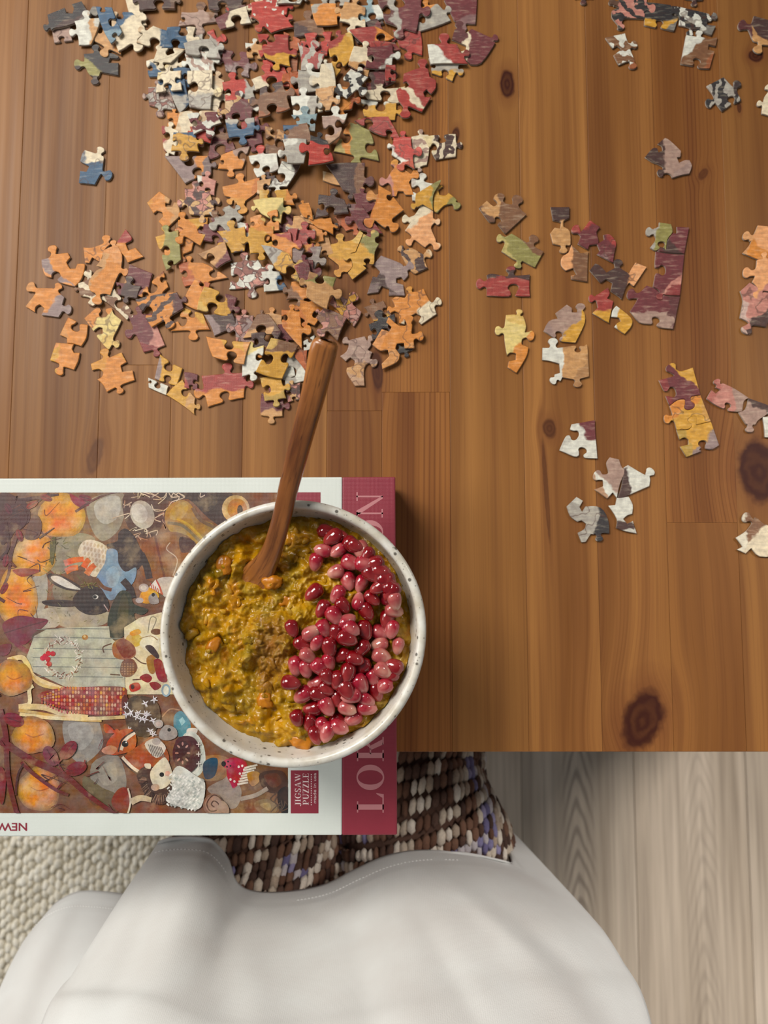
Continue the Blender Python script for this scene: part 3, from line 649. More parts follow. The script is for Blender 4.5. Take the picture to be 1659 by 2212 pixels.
def outline(c, kinds, rnd, ks=1.0):
    pts = []
    for i in range(4):
        a, b = c[i], c[(i + 1) % 4]
        dx, dy = b[0] - a[0], b[1] - a[1]; L = math.hypot(dx, dy); dx /= L; dy /= L
        nx, ny = dy, -dx
        k = kinds[i]; bow = rnd.uniform(-.05, .06) * L
        ctrl = [(0, 0)]
        if k == 'F':
            ctrl += [(0.3 * L, bow * .9), (0.5 * L, bow), (0.7 * L, bow * .8), (L, 0)]
        else:
            r = min(0.165 * L, 11.0) * rnd.uniform(.92, 1.05) * ks; m = (0.5 + rnd.uniform(-.07, .07)) * L
            sgn = 1 if k == 'T' else -1
            ctrl += [(0.16 * L, bow * .5)] if m - 1.7 * r > 0.2 * L else []
            ctrl += [(m + s * r, sgn * h * r + bow * (0.6 if h == 0 else .6)) for s, h in KNOB]
            ctrl += [(0.84 * L, bow * .5)] if m + 1.7 * r < 0.8 * L else []
            ctrl += [(L, 0)]
        sm = catmull(ctrl, 3 if k != 'F' else 3, closed=False)[:-1]
        pts += [(a[0] + dx * s + nx * h, a[1] + dy * s + ny * h) for s, h in sm]
    return pts
def inside(poly, X, Y):
    n = len(poly); res = np.zeros(X.shape, bool)
    j = n - 1
    for i in range(n):
        xi, yi = poly[i]; xj, yj = poly[j]
        if yi != yj:
            c = ((yi > Y) != (yj > Y)) & (X < (xj - xi) * (Y - yi) / (yj - yi) + xi); res ^= c
        j = i
    return res
GX0, GY0, GS = -140, -140, 3.0
HM = np.zeros((int(1500 / GS), int(2000 / GS)))
THK = 0.0018
DIRS = [(0, 1), (.7, .7), (1, 0), (.7, -.7), (0, -1), (-.7, -.7), (-1, 0), (-.7, .7)]
SIDE = ['top', 'upper right', 'right side', 'lower right', 'bottom', 'lower left', 'left side', 'upper left']
INFO = []
KIN = dict(o='yuth', y='oetj', j='yct', c='wtj', w='gcl', g='wlq', l='gdq', p='rwt', q='ltd', r='msd', s='ruo', u='obr', m='rdl', d='bkm', k='dbg', b='tdu', t='obc', n='akg', a='gw', e='ybj', h='oct')
for idx, ln in enumerate([l for l in PIECES.strip().split('\n') if l.strip()]):
    t = ln.split(); rg = REG[t[0]]; rnd = random.Random(100 + idx); traced = t[1] == '~'
    if traced:
        bar = t.index('|'); toks_ = t[2:bar]; t = t[:1] + [''] * 9 + t[bar + 1:]
    else:
        nums = [float(x) for x in t[1:9]]
        cs = [(rg[0] + nums[2 * i] * rg[2], rg[1] + nums[2 * i + 1] * rg[2]) for i in range(4)]
    # fragments seen between other pieces are parts of full-size pieces: grow small ones about their centre
    if traced:
        for att in range(7):
            pts = trace(toks_, rg, 1.0 - 0.09 * att)
            if not crosses(pts): break
        else: print('CROSS', idx, ln[:40])
        sgn = sum(pts[i - 1][0] * pts[i][1] - pts[i][0] * pts[i - 1][1] for i in range(len(pts)))
        if sgn < 0: pts.reverse()
    else:
        ar0 = abs(sum(cs[i][0] * cs[i - 1][1] - cs[i - 1][0] * cs[i][1] for i in range(4))) / 2
        mx, my = sum(c[0] for c in cs) / 4, sum(c[1] for c in cs) / 4
        kind = t[9]; grow = 1.03
        if ar0 < 2000 and mx < 1000:
            grow = min(1.5, math.sqrt(2300 / ar0))
            if grow > 1.12: kind = ''.join(rnd.choice('TB') if (k == 'F' and rnd.random() < .65) else k for k in kind)
        cs = [(mx + (c[0] - mx) * grow, my + (c[1] - my) * grow) for c in cs]
        pts = outline(cs, kind, rnd)
        for att in range(8):
            if not crosses(pts): break
            pts = outline(cs, kind, rnd, 0.92 - 0.05 * att)
        else:
            pts = outline(cs, 'FFFF', rnd)
    area2 = abs(sum(pts[i][0] * pts[i - 1][1] - pts[i - 1][0] * pts[i][1] for i in range(len(pts)))) / 2
    xs = [p[0] for p in pts]; ys = [p[1] for p in pts]
    ix0, ix1 = int((min(xs) - GX0) / GS), int((max(xs) - GX0) / GS) + 2
    iy0, iy1 = int((min(ys) - GY0) / GS), int((max(ys) - GY0) / GS) + 2
    gx, gy = np.meshgrid(GX0 + np.arange(ix0, ix1) * GS, GY0 + np.arange(iy0, iy1) * GS)
    mk = inside(pts, gx, gy); sub = HM[iy0:iy1, ix0:ix1]
    px, py, hh = gx[mk], gy[mk], sub[mk]
    cx, cy = px.mean(), py.mean()
    a = b = 0.0; base = 0.0
    if len(hh) and (hh > 0.0005).mean() > 0.05:
        A = np.stack([px - cx, py - cy, np.ones_like(px)], 1)
        sol = np.linalg.lstsq(A, hh, rcond=None)[0]
        mg = 0.10 / 3194.0
        a, b = float(np.clip(sol[0], -mg, mg)), float(np.clip(sol[1], -mg, mg))
        res = hh - a * (px - cx) - b * (py - cy)
        base = max(0.0, float(np.percentile(res, 93)))
        # never below the table
        low = (a * (px - cx) + b * (py - cy)).min()
        base = max(base, -low)
    base += 0.00003 * (idx % 5)
    zt = base + a * (px - cx) + b * (py - cy) + THK
    tmp = sub.copy(); tmp[mk] = zt; HM[iy0:iy1, ix0:ix1] = tmp
    # mesh
    org = P(cx, cy, TABLE_Z + base)
    n = len(pts)
    def ring(dz, inset):
        out = []
        for i in range(n):
            x, y = pts[i]; x0, y0 = pts[i - 1]; x1, y1 = pts[(i + 1) % n]
            tx, ty = x1 - x0, y1 - y0; L = math.hypot(tx, ty) or 1
            X, Y = x - ty / L * inset, y + tx / L * inset
            w = P(X, Y, TABLE_Z + base + THK + a * (x - cx) + b * (y - cy))
            w.z += dz - THK
            out.append(w - org)
        return out
    def flat(inset):
        out = []
        for i in range(n):
            x, y = pts[i]; x0, y0 = pts[i - 1]; x1, y1 = pts[(i + 1) % n]
            tx, ty = x1 - x0, y1 - y0; L = math.hypot(tx, ty) or 1
            out.append((x - ty / L * inset, y + tx / L * inset))
        return out
    ins = 0.08
    for ins_ in (1.4, 1.0, 0.7, 0.4, 0.2):
        if not crosses(flat(ins_), 0.0): ins = ins_; break
    vv = ring(0, ins * .35) + ring(0.0003, 0) + ring(THK - 0.0005, 0) + ring(THK - 0.00013, ins * .32) + ring(THK, ins)
    fc, mi, sm = [], [], []
    for k in range(4):
        for i in range(n):
            j = (i + 1) % n
            fc.append((k * n + j, k * n + i, (k + 1) * n + i, (k + 1) * n + j)); mi.append(0 if k >= 2 else 1); sm.append(True)
    fc.append(tuple(4 * n + i for i in range(n - 1, -1, -1))); mi.append(0); sm.append(False)
    fc.append(tuple(range(n))); mi.append(1); sm.append(False)
    ob = mesh('puzzle_piece', vv, fc, [PRINT, CARD], None, sm, mi); ob.location = org
    toks = t[10].split('.')
    c = [lin(PAL[k[0]][0]) for k in toks]; 
    def dirv(tok, dflt):
        if len(tok) > 1: d = DIRS[int(tok[1])]; return (d[0], d[1], 0.33)
        an = rnd.uniform(0, 6.28); return (math.cos(an), math.sin(an), dflt)
    ob['c1'] = c[0]; ob['c2'] = c[1] if len(c) > 1 else tuple(x * .5 + y_ * .5 for x, y_ in zip(c[0], lin(PAL[rnd.choice(KIN[toks[0][0]])][0]))); 
    flag = t[11] if len(t) > 11 else ''
    ob['c3'] = c[2] if len(c) > 2 else (tuple(x * .55 + y_ * .45 for x, y_ in zip(c[0], lin(PAL[rnd.choice(KIN[toks[0][0]])][0]))) if flag != '#' else lin(rnd.choice(['#c9a06a', '#b98d84', '#8d5a50'])))
    ob['pa'] = dirv(toks[1], 0.28) if len(toks) > 1 else dirv('x', 0.45)
    ob['pb'] = dirv(toks[2], 0.45) if len(toks) > 2 else dirv('x', 0.75)
    ob['pc'] = (1.0 if '=' in flag else 0.0, 1.0 if '#' in flag else 0.0, 1.0 if '*' in flag else 0.0)
    ob['veins'] = float(rnd.random() < 0.22)
    ob['seed'] = (rnd.uniform(0, 50), rnd.uniform(0, 50), 0.0)
    w1 = PAL[toks[0][0]][1]
    look = w1; ext = ''
    if flag == '=' and len(toks) > 1: look = w1 + ' and ' + PAL[toks[1][0]][1] + ' striped'
    elif flag == '#' and len(toks) > 1: look = w1 + ' and ' + PAL[toks[1][0]][1] + ' patchwork'
    elif flag == '*' and len(toks) > 1: look = w1 + ' spotted'
    elif len(toks) > 1:
        ext = ' with ' + PAL[toks[1][0]][1] + ((' ' + SIDE[int(toks[1][1])]) if len(toks[1]) > 1 else ' shading')
    INFO.append([ob, look, ext, cx, cy, base])
# each label: look, then the neighbour it lies next to, then the part of the table
def zone(x, y):
    if x > 1000:
        if y < 330: return 'upper right of table'
        if y < 780: return 'right of the pile' if x < 1500 else 'at right frame edge'
        return 'right of the spoon' if x < 1450 else 'far right of table'
    v = 'top' if y < 190 else 'upper' if y < 370 else 'middle' if y < 590 else 'lower'
    h = 'left' if x < 400 else 'right' if x > 700 else 'centre'
    return v + ' ' + h + ' of pile'
used = set()
for i, (ob, look, ext, x, y, z) in enumerate(INFO):
    near = sorted((j for j in range(len(INFO)) if j != i), key=lambda j: (INFO[j][3] - x) ** 2 + (INFO[j][4] - y) ** 2)
    lab = None
    for j in near[:25]:
        dx, dy = INFO[j][3] - x, INFO[j][4] - y
        rel = ('left of' if dx > 0 else 'right of') if abs(dx) > abs(dy) else ('above' if dy > 0 else 'below')
        cand = '%s puzzle piece%s, %s a %s one, %s' % (look, ext, rel, INFO[j][1], zone(x, y))
        if len(cand.replace(',', '').split()) > 16: cand = '%s puzzle piece%s, %s a %s one' % (look, ext, rel, INFO[j][1])
        if len(cand.split()) <= 16 and cand not in used: lab = cand; break
    used.add(lab)
    tag(ob, lab, 'puzzle piece', 'loose puzzle pieces heaped on the table' if x < 1000 else 'puzzle pieces laid out on the right of the table')
# ---------------------------------------------------------------- puzzle box
BTR, BBR = P(854, 1030, BOX_Z), P(858, 1804, BOX_Z)
ydir = (BTR - BBR).normalized(); xdir = Vector((ydir.y, -ydir.x, 0)); BW = (BTR - BBR).length; BL = 0.335
def bx(u, v, z): return BTR - xdir * u - ydir * v + Vector((0, 0, z - BOX_Z))          # u from right edge, v from far edge
LIDH = 0.0445
boxc = (BTR + BBR) / 2 - xdir * BL / 2; boxc.z = TABLE_Z + 0.0002
pbox = empty('puzzle_box', boxc); tag(pbox, 'white and maroon jigsaw puzzle box with printed woodland picture, under the bowl', 'box')
PAPER = M('box_paper'); _o = PAPER.obj()
_s = PAPER.n('SeparateXYZ'); PAPER.put(_s.inputs[0], _o)
_w = PAPER.math('ADD', PAPER.math('SINE', PAPER.math('MULTIPLY', _s.outputs[0], 8000.0)), PAPER.math('SINE', PAPER.math('MULTIPLY', _s.outputs[1], 8000.0)))
PAPER.bump(_w, 0.15, 0.0002)
PAPER.set(Base_Color=PAPER.mix(PAPER.noise(_o, 40, 2), lin('#d3d9d4'), lin('#c8cec8')), Roughness=0.5)
MAROON = M('maroon_print'); _o = MAROON.obj()
_s = MAROON.n('SeparateXYZ'); MAROON.put(_s.inputs[0], _o)
_w = MAROON.math('ADD', MAROON.math('SINE', MAROON.math('MULTIPLY', _s.outputs[0], 8000.0)), MAROON.math('SINE', MAROON.math('MULTIPLY', _s.outputs[1], 8000.0)))
MAROON.bump(_w, 0.15, 0.0002)
MAROON.set(Base_Color=MAROON.mix(MAROON.noise(_o, 60, 2), lin('#8c2a3a'), lin('#7c2132')), Roughness=0.45)
PINK = plain('pale_pink_print', '#b4767a', 0.5); LABELW = plain('label_white_print', '#d8c4c4', 0.5)
def rbox(name, u0, u1, v0, v1, z0, z1, m, bevel):
    bm = bmesh.new(); bmesh.ops.create_cube(bm, size=1.0)
    for v in bm.verts:
        c = v.co; v.co = bx((u0 + u1) / 2 - c.x * (u1 - u0), (v0 + v1) / 2 - c.y * (v1 - v0), (z0 + z1) / 2 + c.z * (z1 - z0))
    bmesh.ops.bevel(bm, geom=list(bm.edges), offset=bevel, segments=2, profile=0.5, affect='EDGES')
    me = bpy.data.meshes.new(name); bm.to_mesh(me); bm.free(); me.materials.append(m)
    return local(link(bpy.data.objects.new(name, me), pbox), boxc)
rbox('box_base', 0.0015, BL - 0.0015, 0.0015, BW - 0.0015, TABLE_Z + 0.0002, TABLE_Z + 0.02, plain('box_base_paper', '#7a2433', 0.6), 0.0006)
bu = (854 - 738.5) / F * (CAM_Z - BOX_Z)
rbox('lid', bu, BL, 0, BW, TABLE_Z + 0.006, BOX_Z, PAPER.m, 0.0008)
rbox('maroon_band', 0, bu, 0, BW, TABLE_Z + 0.006, BOX_Z, MAROON.m, 0.0008)
ZP = BOX_Z + 0.00006
def flat_px(name, px, m, z=ZP, parent=pbox, ploc=None, smooth=False):
    o = mesh(name, [P(x, y, z) for x, y in px], [tuple(range(len(px) - 1, -1, -1))], [m], parent, smooth)
    return local(o, boxc)
def multi_px(name, polys, m, z, parent):
    vs2, fs = [], []
    for pl in polys:
        b = len(vs2); vs2 += [P(x, y, z) for x, y in pl]; fs.append(tuple(range(b, b + len(pl))))
    o = mesh(name, vs2, fs, [m], parent, False)
    return local(o, boxc) if parent is pbox else o
# serif capitals from strokes, cap height 1
def arc(cx, cy, rx, ry, ix, iy, a0, a1, n=18, sh=0.0):
    o = []; i_ = []
    for k in range(n + 1):
        a = math.radians(a0 + (a1 - a0) * k / n)
        o.append((cx + rx * math.cos(a), cy + ry * math.sin(a))); i_.append((cx + sh + ix * math.cos(a), cy + iy * math.sin(a)))
    return [[o[k], o[k + 1], i_[k + 1], i_[k]] for k in range(n)]
def rc(x0, y0, x1, y1): return [(x0, y0), (x1, y0), (x1, y1), (x0, y1)]
def stroke(x0, x1, w): return [(x0[0] - w / 2, x0[1]), (x0[0] + w / 2, x0[1]), (x1[0] + w / 2, x1[1]), (x1[0] - w / 2, x1[1])]
TK, TN, SF = 0.17, 0.055, 0.05
def serif(x, y, w=0.36): return rc(x - w / 2, y, x + w / 2, y + SF)
GLY = {
 'L': (0.68, [rc(.12, 0, .12 + TK, 1), serif(.205, 1 - SF), rc(0.02, 0, .62, SF), [(.50, SF), (.62, SF), (.66, .28), (.63, .28)]]),
 'O': (0.86, arc(.42, .5, .41, .515, .235, .465, 0, 360, 40)),
 'R': (0.80, [rc(.12, 0, .12 + TK, 1), serif(.205, 0), rc(.02, 1 - SF, .4, 1), [(.38, .48), (.52, .50), (.72, .06), (.56, .02)], rc(.56, 0, .80, SF), rc(.25, .47, .42, .52)] + arc(.40, .74, .30, .26, .14, .215, -90, 90)),
 'N': (0.86, [rc(.12, 0, .12 + TN, 1), rc(.70, 0, .70 + TN, 1), [(.05, 1), (.24, 1), (.755, 0), (.66, 0)], serif(.15, 0, .30), serif(.725, 1 - SF, .30), rc(0, 1 - SF, .2, 1)]),
 'J': (0.46, [rc(.20, .16, .20 + TK, 1), serif(.285, 1 - SF)] + arc(.13, .16, .24, .2, .07, .15, -170, 0)),
 'I': (0.42, [rc(.12, 0, .12 + TK, 1), serif(.205, 0), serif(.205, 1 - SF)]),
 'G': (0.84, arc(.43, .5, .41, .515, .23, .465, 40, 330, 34) + [rc(.60, .1, .60 + TK, .44), rc(.5, .40, .84, .45), rc(.70, .70, .74, .98)]),
 'S': (0.60, arc(.30, .73, .25, .28, .10, .23, 30, 250) + arc(.29, .27, .27, .28, .11, .23, -160, 80) + [[(.10, .62), (.22, .68), (.50, .40), (.40, .33)], rc(.50, .72, .54, .98), rc(.03, .02, .07, .3)]),
 'A': (0.84, [[(.38, 1), (.48, 1), (.80, 0), (.62, 0)], [(.38, 1), (.42, .9), (.14, 0), (.08, 0)], rc(.22, .29, .6, .34), serif(.11, 0, .26), serif(.71, 0, .34)]),
 'W': (1.16, [[(.06, 1), (.24, 1), (.46, .05), (.38, 0)], [(.36, 0), (.44, 0), (.60, .8), (.56, .9)], [(.50, 1), (.66, 1), (.88, .05), (.80, 0)], [(.78, 0), (.86, 0), (1.10, 1), (1.04, 1)], serif(.14, 1 - SF, .34), serif(1.06, 1 - SF, .24)]),
 'P': (0.72, [rc(.12, 0, .12 + TK, 1), serif(.205, 0), rc(.02, 1 - SF, .4, 1), rc(.25, .43, .42, .48)] + arc(.40, .715, .30, .285, .14, .24, -90, 90)),
 'U': (0.82, [rc(.12, .3, .12 + TK, 1), rc(.66, .3, .66 + TN, 1), serif(.205, 1 - SF), serif(.69, 1 - SF, .26)] + arc(.42, .3, .30, .315, .13, .255, 180, 360)),
 'Z': (0.68, [rc(.05, 0, .63, SF), rc(.05, 1 - SF, .63, 1), [(.44, .97), (.63, .97), (.24, .03), (.05, .03)], [(.60, .05), (.63, .05), (.65, .27), (.62, .27)], [(.05, .95), (.08, .95), (.06, .73), (.03, .73)]]),
 'E': (0.70, [rc(.12, 0, .12 + TK, 1), rc(.02, 0, .62, SF), rc(.02, 1 - SF, .62, 1), rc(.25, .48, .48, .53), rc(.47, .36, .50, .65), [(.58, .05), (.62, .05), (.65, .27), (.62, .27)], [(.58, .95), (.62, .95), (.63, .75), (.60, .75)]]),
}
def word(txt, xbase, xtop, ystart, yend):
    """letters turned a quarter: baseline at px column xbase, tops at xtop, running from ystart up to yend"""
    tot = sum(GLY[c][0] + 0.06 for c in txt) - 0.06
    k = (yend - ystart) / tot; pen = 0; out = []
    for c in txt:
        for pl in GLY[c][1]: out.append([(xbase + (xtop - xbase) * y, ystart + k * (pen + x)) for x, y in pl])
        pen += GLY[c][0] + 0.06
    return out
multi_px('lettering', word('LOR', 829, 771, 1757, 1592), PINK, ZP, pbox)
multi_px('lettering', word('ON', 827, 770, 1176, 1064), PINK, ZP, pbox)
def font_px(name, txt, o_px, dirx, diry, size, m, z, parent, bold=0.0):
    cu = bpy.data.curves.new(name, 'FONT'); cu.body = txt; cu.size = 1.0; cu.offset = bold
    tmp = bpy.data.objects.new(name, cu); COL.objects.link(tmp)
    dg = bpy.context.evaluated_depsgraph_get(); me = bpy.data.meshes.new_from_object(tmp.evaluated_get(dg))
    bpy.data.objects.remove(tmp)
    xs = [v.co.x for v in me.vertices]; wd_ = max(xs)
    for v in me.vertices:
        x, y = v.co.x / wd_ * size[0], v.co.y * size[1]
        v.co = P(o_px[0] + dirx[0] * x + diry[0] * y, o_px[1] + dirx[1] * x + diry[1] * y, z)
    me.materials.clear(); me.materials.append(m)
    o = link(bpy.data.objects.new(name, me), parent)
    return local(o, boxc) if parent is pbox else o
font_px('lettering', 'NEW', (60, 1778), (-1, 0), (0, 1), (64, 24), MAROON.m, ZP, pbox, 0.02)
lab = flat_px('label', [(628, 1664), (688, 1664), (688, 1757), (628, 1757)], MAROON.m)
ZL = ZP + 0.00006
multi_px('lettering', word('JIGSAW', 650, 637, 1740, 1671), LABELW, ZL, lab)
multi_px('lettering', word('PUZZLE', 667, 654, 1739, 1670), LABELW, ZL, lab)
multi_px('dotted_rule', [[(671.5, y), (673.5, y), (673.5, y + 2.5), (671.5, y + 2.5)] for y in range(1672, 1738, 5)], LABELW, ZL, lab)
font_px('lettering', 'made in usa', (683, 1736), (0, -1), (-1, 0), (66, 9.5), LABELW, ZL, lab)
flat_px('label', [(632, 1063.5), (692.5, 1063.5), (692.5, 1092), (632, 1092)], MAROON.m)

# ---- printed picture: flat coloured shapes on the lid
class Art:
    def __init__(s): s.V = []; s.F = []; s.C = []; s.bb = []; s.t = (0, 0, 1.0)
    def reg(s, ox, oy, k): s.t = (ox, oy, k)
    def px(s, p): return (s.t[0] + p[0] * s.t[2], s.t[1] + p[1] * s.t[2])
    def add(s, pts, col):
        pts = [s.px(p) for p in pts]
        pts = [(min(max(x, -470), 622), min(max(y, 1064), 1756.5)) for x, y in pts]
        cl = [pts[0]]
        for p in pts[1:]:
            if abs(p[0] - cl[-1][0]) + abs(p[1] - cl[-1][1]) > 0.05: cl.append(p)
        if len(cl) > 2 and abs(cl[0][0] - cl[-1][0]) + abs(cl[0][1] - cl[-1][1]) < 0.05: cl.pop()
        if len(cl) < 3: return
        b = (min(p[0] for p in cl), min(p[1] for p in cl), max(p[0] for p in cl), max(p[1] for p in cl))
        ly = 0
        for q_ in s.bb:
            if q_[4] >= ly and q_[0] < b[2] and q_[2] > b[0] and q_[1] < b[3] and q_[3] > b[1]: ly = q_[4] + 1
        s.bb.append((*b, ly)); z = ZP + ly * 0.000012
        k = len(s.V); s.V += [P(x, y, z) for x, y in cl]; s.F.append(tuple(range(k, k + len(cl)))); s.C.append(lin(col))
    def blob(s, col, *c, n=4): s.add(catmull([(c[i], c[i + 1]) for i in range(0, len(c), 2)], n), col)
    def poly(s, col, *c): s.add([(c[i], c[i + 1]) for i in range(0, len(c), 2)], col)
    def ell(s, col, cx, cy, rx, ry, rot=0, n=22):
        a = math.radians(rot); ca, sa = math.cos(a), math.sin(a)
        s.add([(cx + rx * math.cos(t) * ca - ry * math.sin(t) * sa, cy + rx * math.cos(t) * sa + ry * math.sin(t) * ca) for t in (2 * math.pi * i / n for i in range(n))], col)
    def line(s, col, w, *c, taper=0.0):
        pts = [(c[i], c[i + 1]) for i in range(0, len(c), 2)]
        if len(pts) > 2: pts = catmull(pts, 5, closed=False)
        l, r = [], []
        for i, p in enumerate(pts):
            a, b = pts[max(i - 1, 0)], pts[min(i + 1, len(pts) - 1)]
            dx, dy = b[0] - a[0], b[1] - a[1]; L = math.hypot(dx, dy) or 1
            ww = w / 2 * (1 - taper * i / max(1, len(pts) - 1))
            l.append((p[0] - dy / L * ww, p[1] + dx / L * ww)); r.append((p[0] + dy / L * ww, p[1] - dx / L * ww))
        s.add(l + r[::-1], col)
A = Art(); AR = random.Random(5)
def glow(x, y, rx, ry, *cols):
    n = 9
    for i in range(n):
        t = i / (n - 1) * (len(cols) - 1); k = min(int(t), len(cols) - 2); f = t - k
        a, b = [int(cols[k][j:j + 2], 16) for j in (1, 3, 5)], [int(cols[k + 1][j:j + 2], 16) for j in (1, 3, 5)]
        c = '#%02x%02x%02x' % tuple(int(u * (1 - f) + v * f) for u, v in zip(a, b))
        s = 1 - i / n * .72
        pts = []
        for q in range(24):
            an = q / 24 * 6.283; w = s * (1 + .05 * math.sin(3 * an + x + i * .4) + .03 * math.sin(5 * an + y))
            pts += [x + rx * w * math.cos(an), y + ry * w * math.sin(an)]
        A.poly(c, *pts)
A.poly('#7c553f', -470, 1064, 622, 1064, 622, 1756.5, -470, 1756.5)
# mottled ground
for _ in range(46):
    A.ell(AR.choice(['#8b6248', '#6b4836', '#9a7757', '#5b3b31', '#8a5a3c']), AR.uniform(-440, 610), AR.uniform(1070, 1750), AR.uniform(20, 60), AR.uniform(14, 40), AR.uniform(0, 180))
A.reg(0, 1000, 500 / 1659)
# stones
A.blob('#9c8f7c', 620, 300, 720, 230, 880, 215, 900, 330, 850, 480, 740, 560, 660, 480)
A.blob('#b9b3a8', 680, 290, 780, 240, 860, 250, 850, 380, 760, 440, 690, 390)
A.blob('#93886f', 370, 560, 520, 500, 680, 540, 620, 700, 420, 800, 330, 700)
A.blob('#a89f92', 210, 850, 330, 790, 330, 1010, 250, 1100, 200, 1000)
A.blob('#a59b86', 350, 1000, 560, 1000, 780, 1070, 740, 1160, 480, 1180, 390, 1120)
A.blob('#8d7f66', 380, 880, 520, 880, 560, 1000, 420, 1020)
A.blob('#b6ae9f', 230, 1090, 370, 1040, 430, 1150, 330, 1200, 240, 1180)
# lanterns
for (x, y, rx, ry) in ((440, 380, 150, 140), (250, 660, 135, 130), (120, 960, 130, 180)):
    glow(x, y, rx * 1.15, ry * 1.15, '#b98a50', '#dd9a3f', '#e58f3a', '#e6812f')
A.ell('#d98a3e', 70, 1540, 130, 120); A.ell('#e0913f', 60, 1540, 100, 95); A.ell('#d97a34', 80, 1570, 60, 40)
# twigs and dark leaves at upper left
A.blob('#4b2a2c', 0, 220, 90, 230, 200, 300, 210, 420, 120, 480, 60, 560, 0, 560)
A.line('#4a2627', 40, 0, 300, 200, 260, 420, 225, taper=.6); A.line('#4a2627', 26, 60, 480, 160, 370, 350, 215, taper=.5)
A.line('#5a2a2c', 30, 130, 480, 80, 650, 60, 800, 0, 930, taper=.5); A.line('#4a2627', 22, 0, 690, 60, 600, 40, 420)
A.blob('#47262a', 90, 290, 180, 330, 190, 430, 110, 490, 70, 400); A.blob('#6a4a3e', 180, 540, 210, 420, 260, 370, 300, 440, 270, 540)
A.line('#4c2f2c', 16, 280, 540, 390, 465, taper=.6)
A.blob('#8e3038', 500, 220, 560, 250, 640, 300, 570, 315, 520, 280); A.line('#5e2a2c', 18, 540, 350, 680, 260, 800, 215, 860, 210, taper=.4)
A.blob('#9b4038', 90, 770, 180, 755, 290, 770, 230, 800, 150, 815)
# big maroon leaf
A.blob('#7a2b3a', 20, 1150, 130, 1095, 250, 1110, 345, 1130, 260, 1220, 180, 1300, 90, 1290, 40, 1230); A.line('#5c1f2b', 8, 30, 1220, 160, 1180, 340, 1130)
A.line('#7a2b3a', 34, 110, 1290, 190, 1350, 245, 1340, 250, 1300, 215, 1310); A.blob('#7a2b3a', 0, 1310, 80, 1300, 60, 1370, 0, 1380)
# nest, egg, gourd
A.blob('#54352c', 900, 215, 1180, 215, 1200, 330, 1130, 500, 1000, 540, 900, 420)
for _ in range(26):
    a = AR.uniform(0, 6.28); r = AR.uniform(120, 200); x = 1040 + r * math.cos(a); y = 370 + r * .95 * math.sin(a)
    A.line(AR.choice(['#cbb199', '#b98f78', '#d8c4ac']), 7, x, y, x + AR.uniform(-60, 60), y + AR.uniform(-50, 20), x + AR.uniform(-90, 90), y + AR.uniform(-60, 40))
A.ell('#bdb3a4', 1020, 370, 84, 105, -25); A.ell('#d5cfc4', 1000, 360, 56, 72, -25)
A.blob('#3f2c2a', 1150, 215, 1659, 215, 1659, 480, 1500, 400, 1350, 260, 1240, 280)
for _ in range(10):
    x = AR.uniform(1100, 1480); A.line('#d6c3ae', 6, x, 215, x + AR.uniform(-50, 50), 245, x + AR.uniform(-60, 60), AR.uniform(230, 300))
A.blob('#a8844a', 1180, 400, 1210, 310, 1300, 265, 1370, 300, 1420, 390, 1540, 450, 1480, 540, 1420, 590, 1340, 520, 1230, 500)
A.blob('#b99a55', 1230, 330, 1310, 280, 1350, 320, 1300, 400, 1220, 400); A.line('#7a6a50', 22, 1200, 430, 1310, 450, 1430, 560); A.line('#7a5f48', 26, 1380, 320, 1440, 410, 1560, 470); A.line('#c7a452', 16, 1270, 400, 1360, 450, 1460, 550)
A.ell('#d8b48a', 1690, 330, 100, 100, 0); A.ell('#c78a5a', 1700, 330, 70, 75); A.ell('#3a2622', 1720, 340, 20, 38)
A.blob('#8a5a38', 1000, 600, 1180, 500, 1330, 520, 1360, 660, 1240, 820, 1080, 850, 1000, 760); A.line('#70402c', 16, 1110, 520, 1150, 700, 1180, 820); A.line('#c8b4a2', 7, 1220, 570, 1195, 620, 1270, 690, 1240, 810)
A.blob('#4a2a28', 1290, 530, 1390, 560, 1400, 620, 1300, 640)
# small mouse with party hat
A.blob('#c9c0b8', 1120, 840, 1240, 820, 1250, 900, 1180, 960); A.blob('#d99a3c', 1020, 920, 1090, 890, 1140, 960, 1060, 1010, 1000, 980); A.ell('#b9aaa8', 1030, 895, 36, 30); A.ell('#d9cfc8', 1030, 895, 22, 18); A.ell('#b3a6a6', 1000, 985, 28, 20)
A.blob('#9c9594', 1065, 960, 1110, 930, 1140, 1000, 1080, 1010); A.ell('#151314', 1098, 945, 12, 14); A.poly('#e5ddd6', 1070, 890, 1115, 835, 1160, 940)
for k in range(5): A.line('#c03a3a', 6, 1078 + k * 17, 880 + k * 12 - 20, 1090 + k * 16, 905 + k * 9)
A.line('#c03a3a', 10, 1120, 840, 1145, 890, 1165, 945)
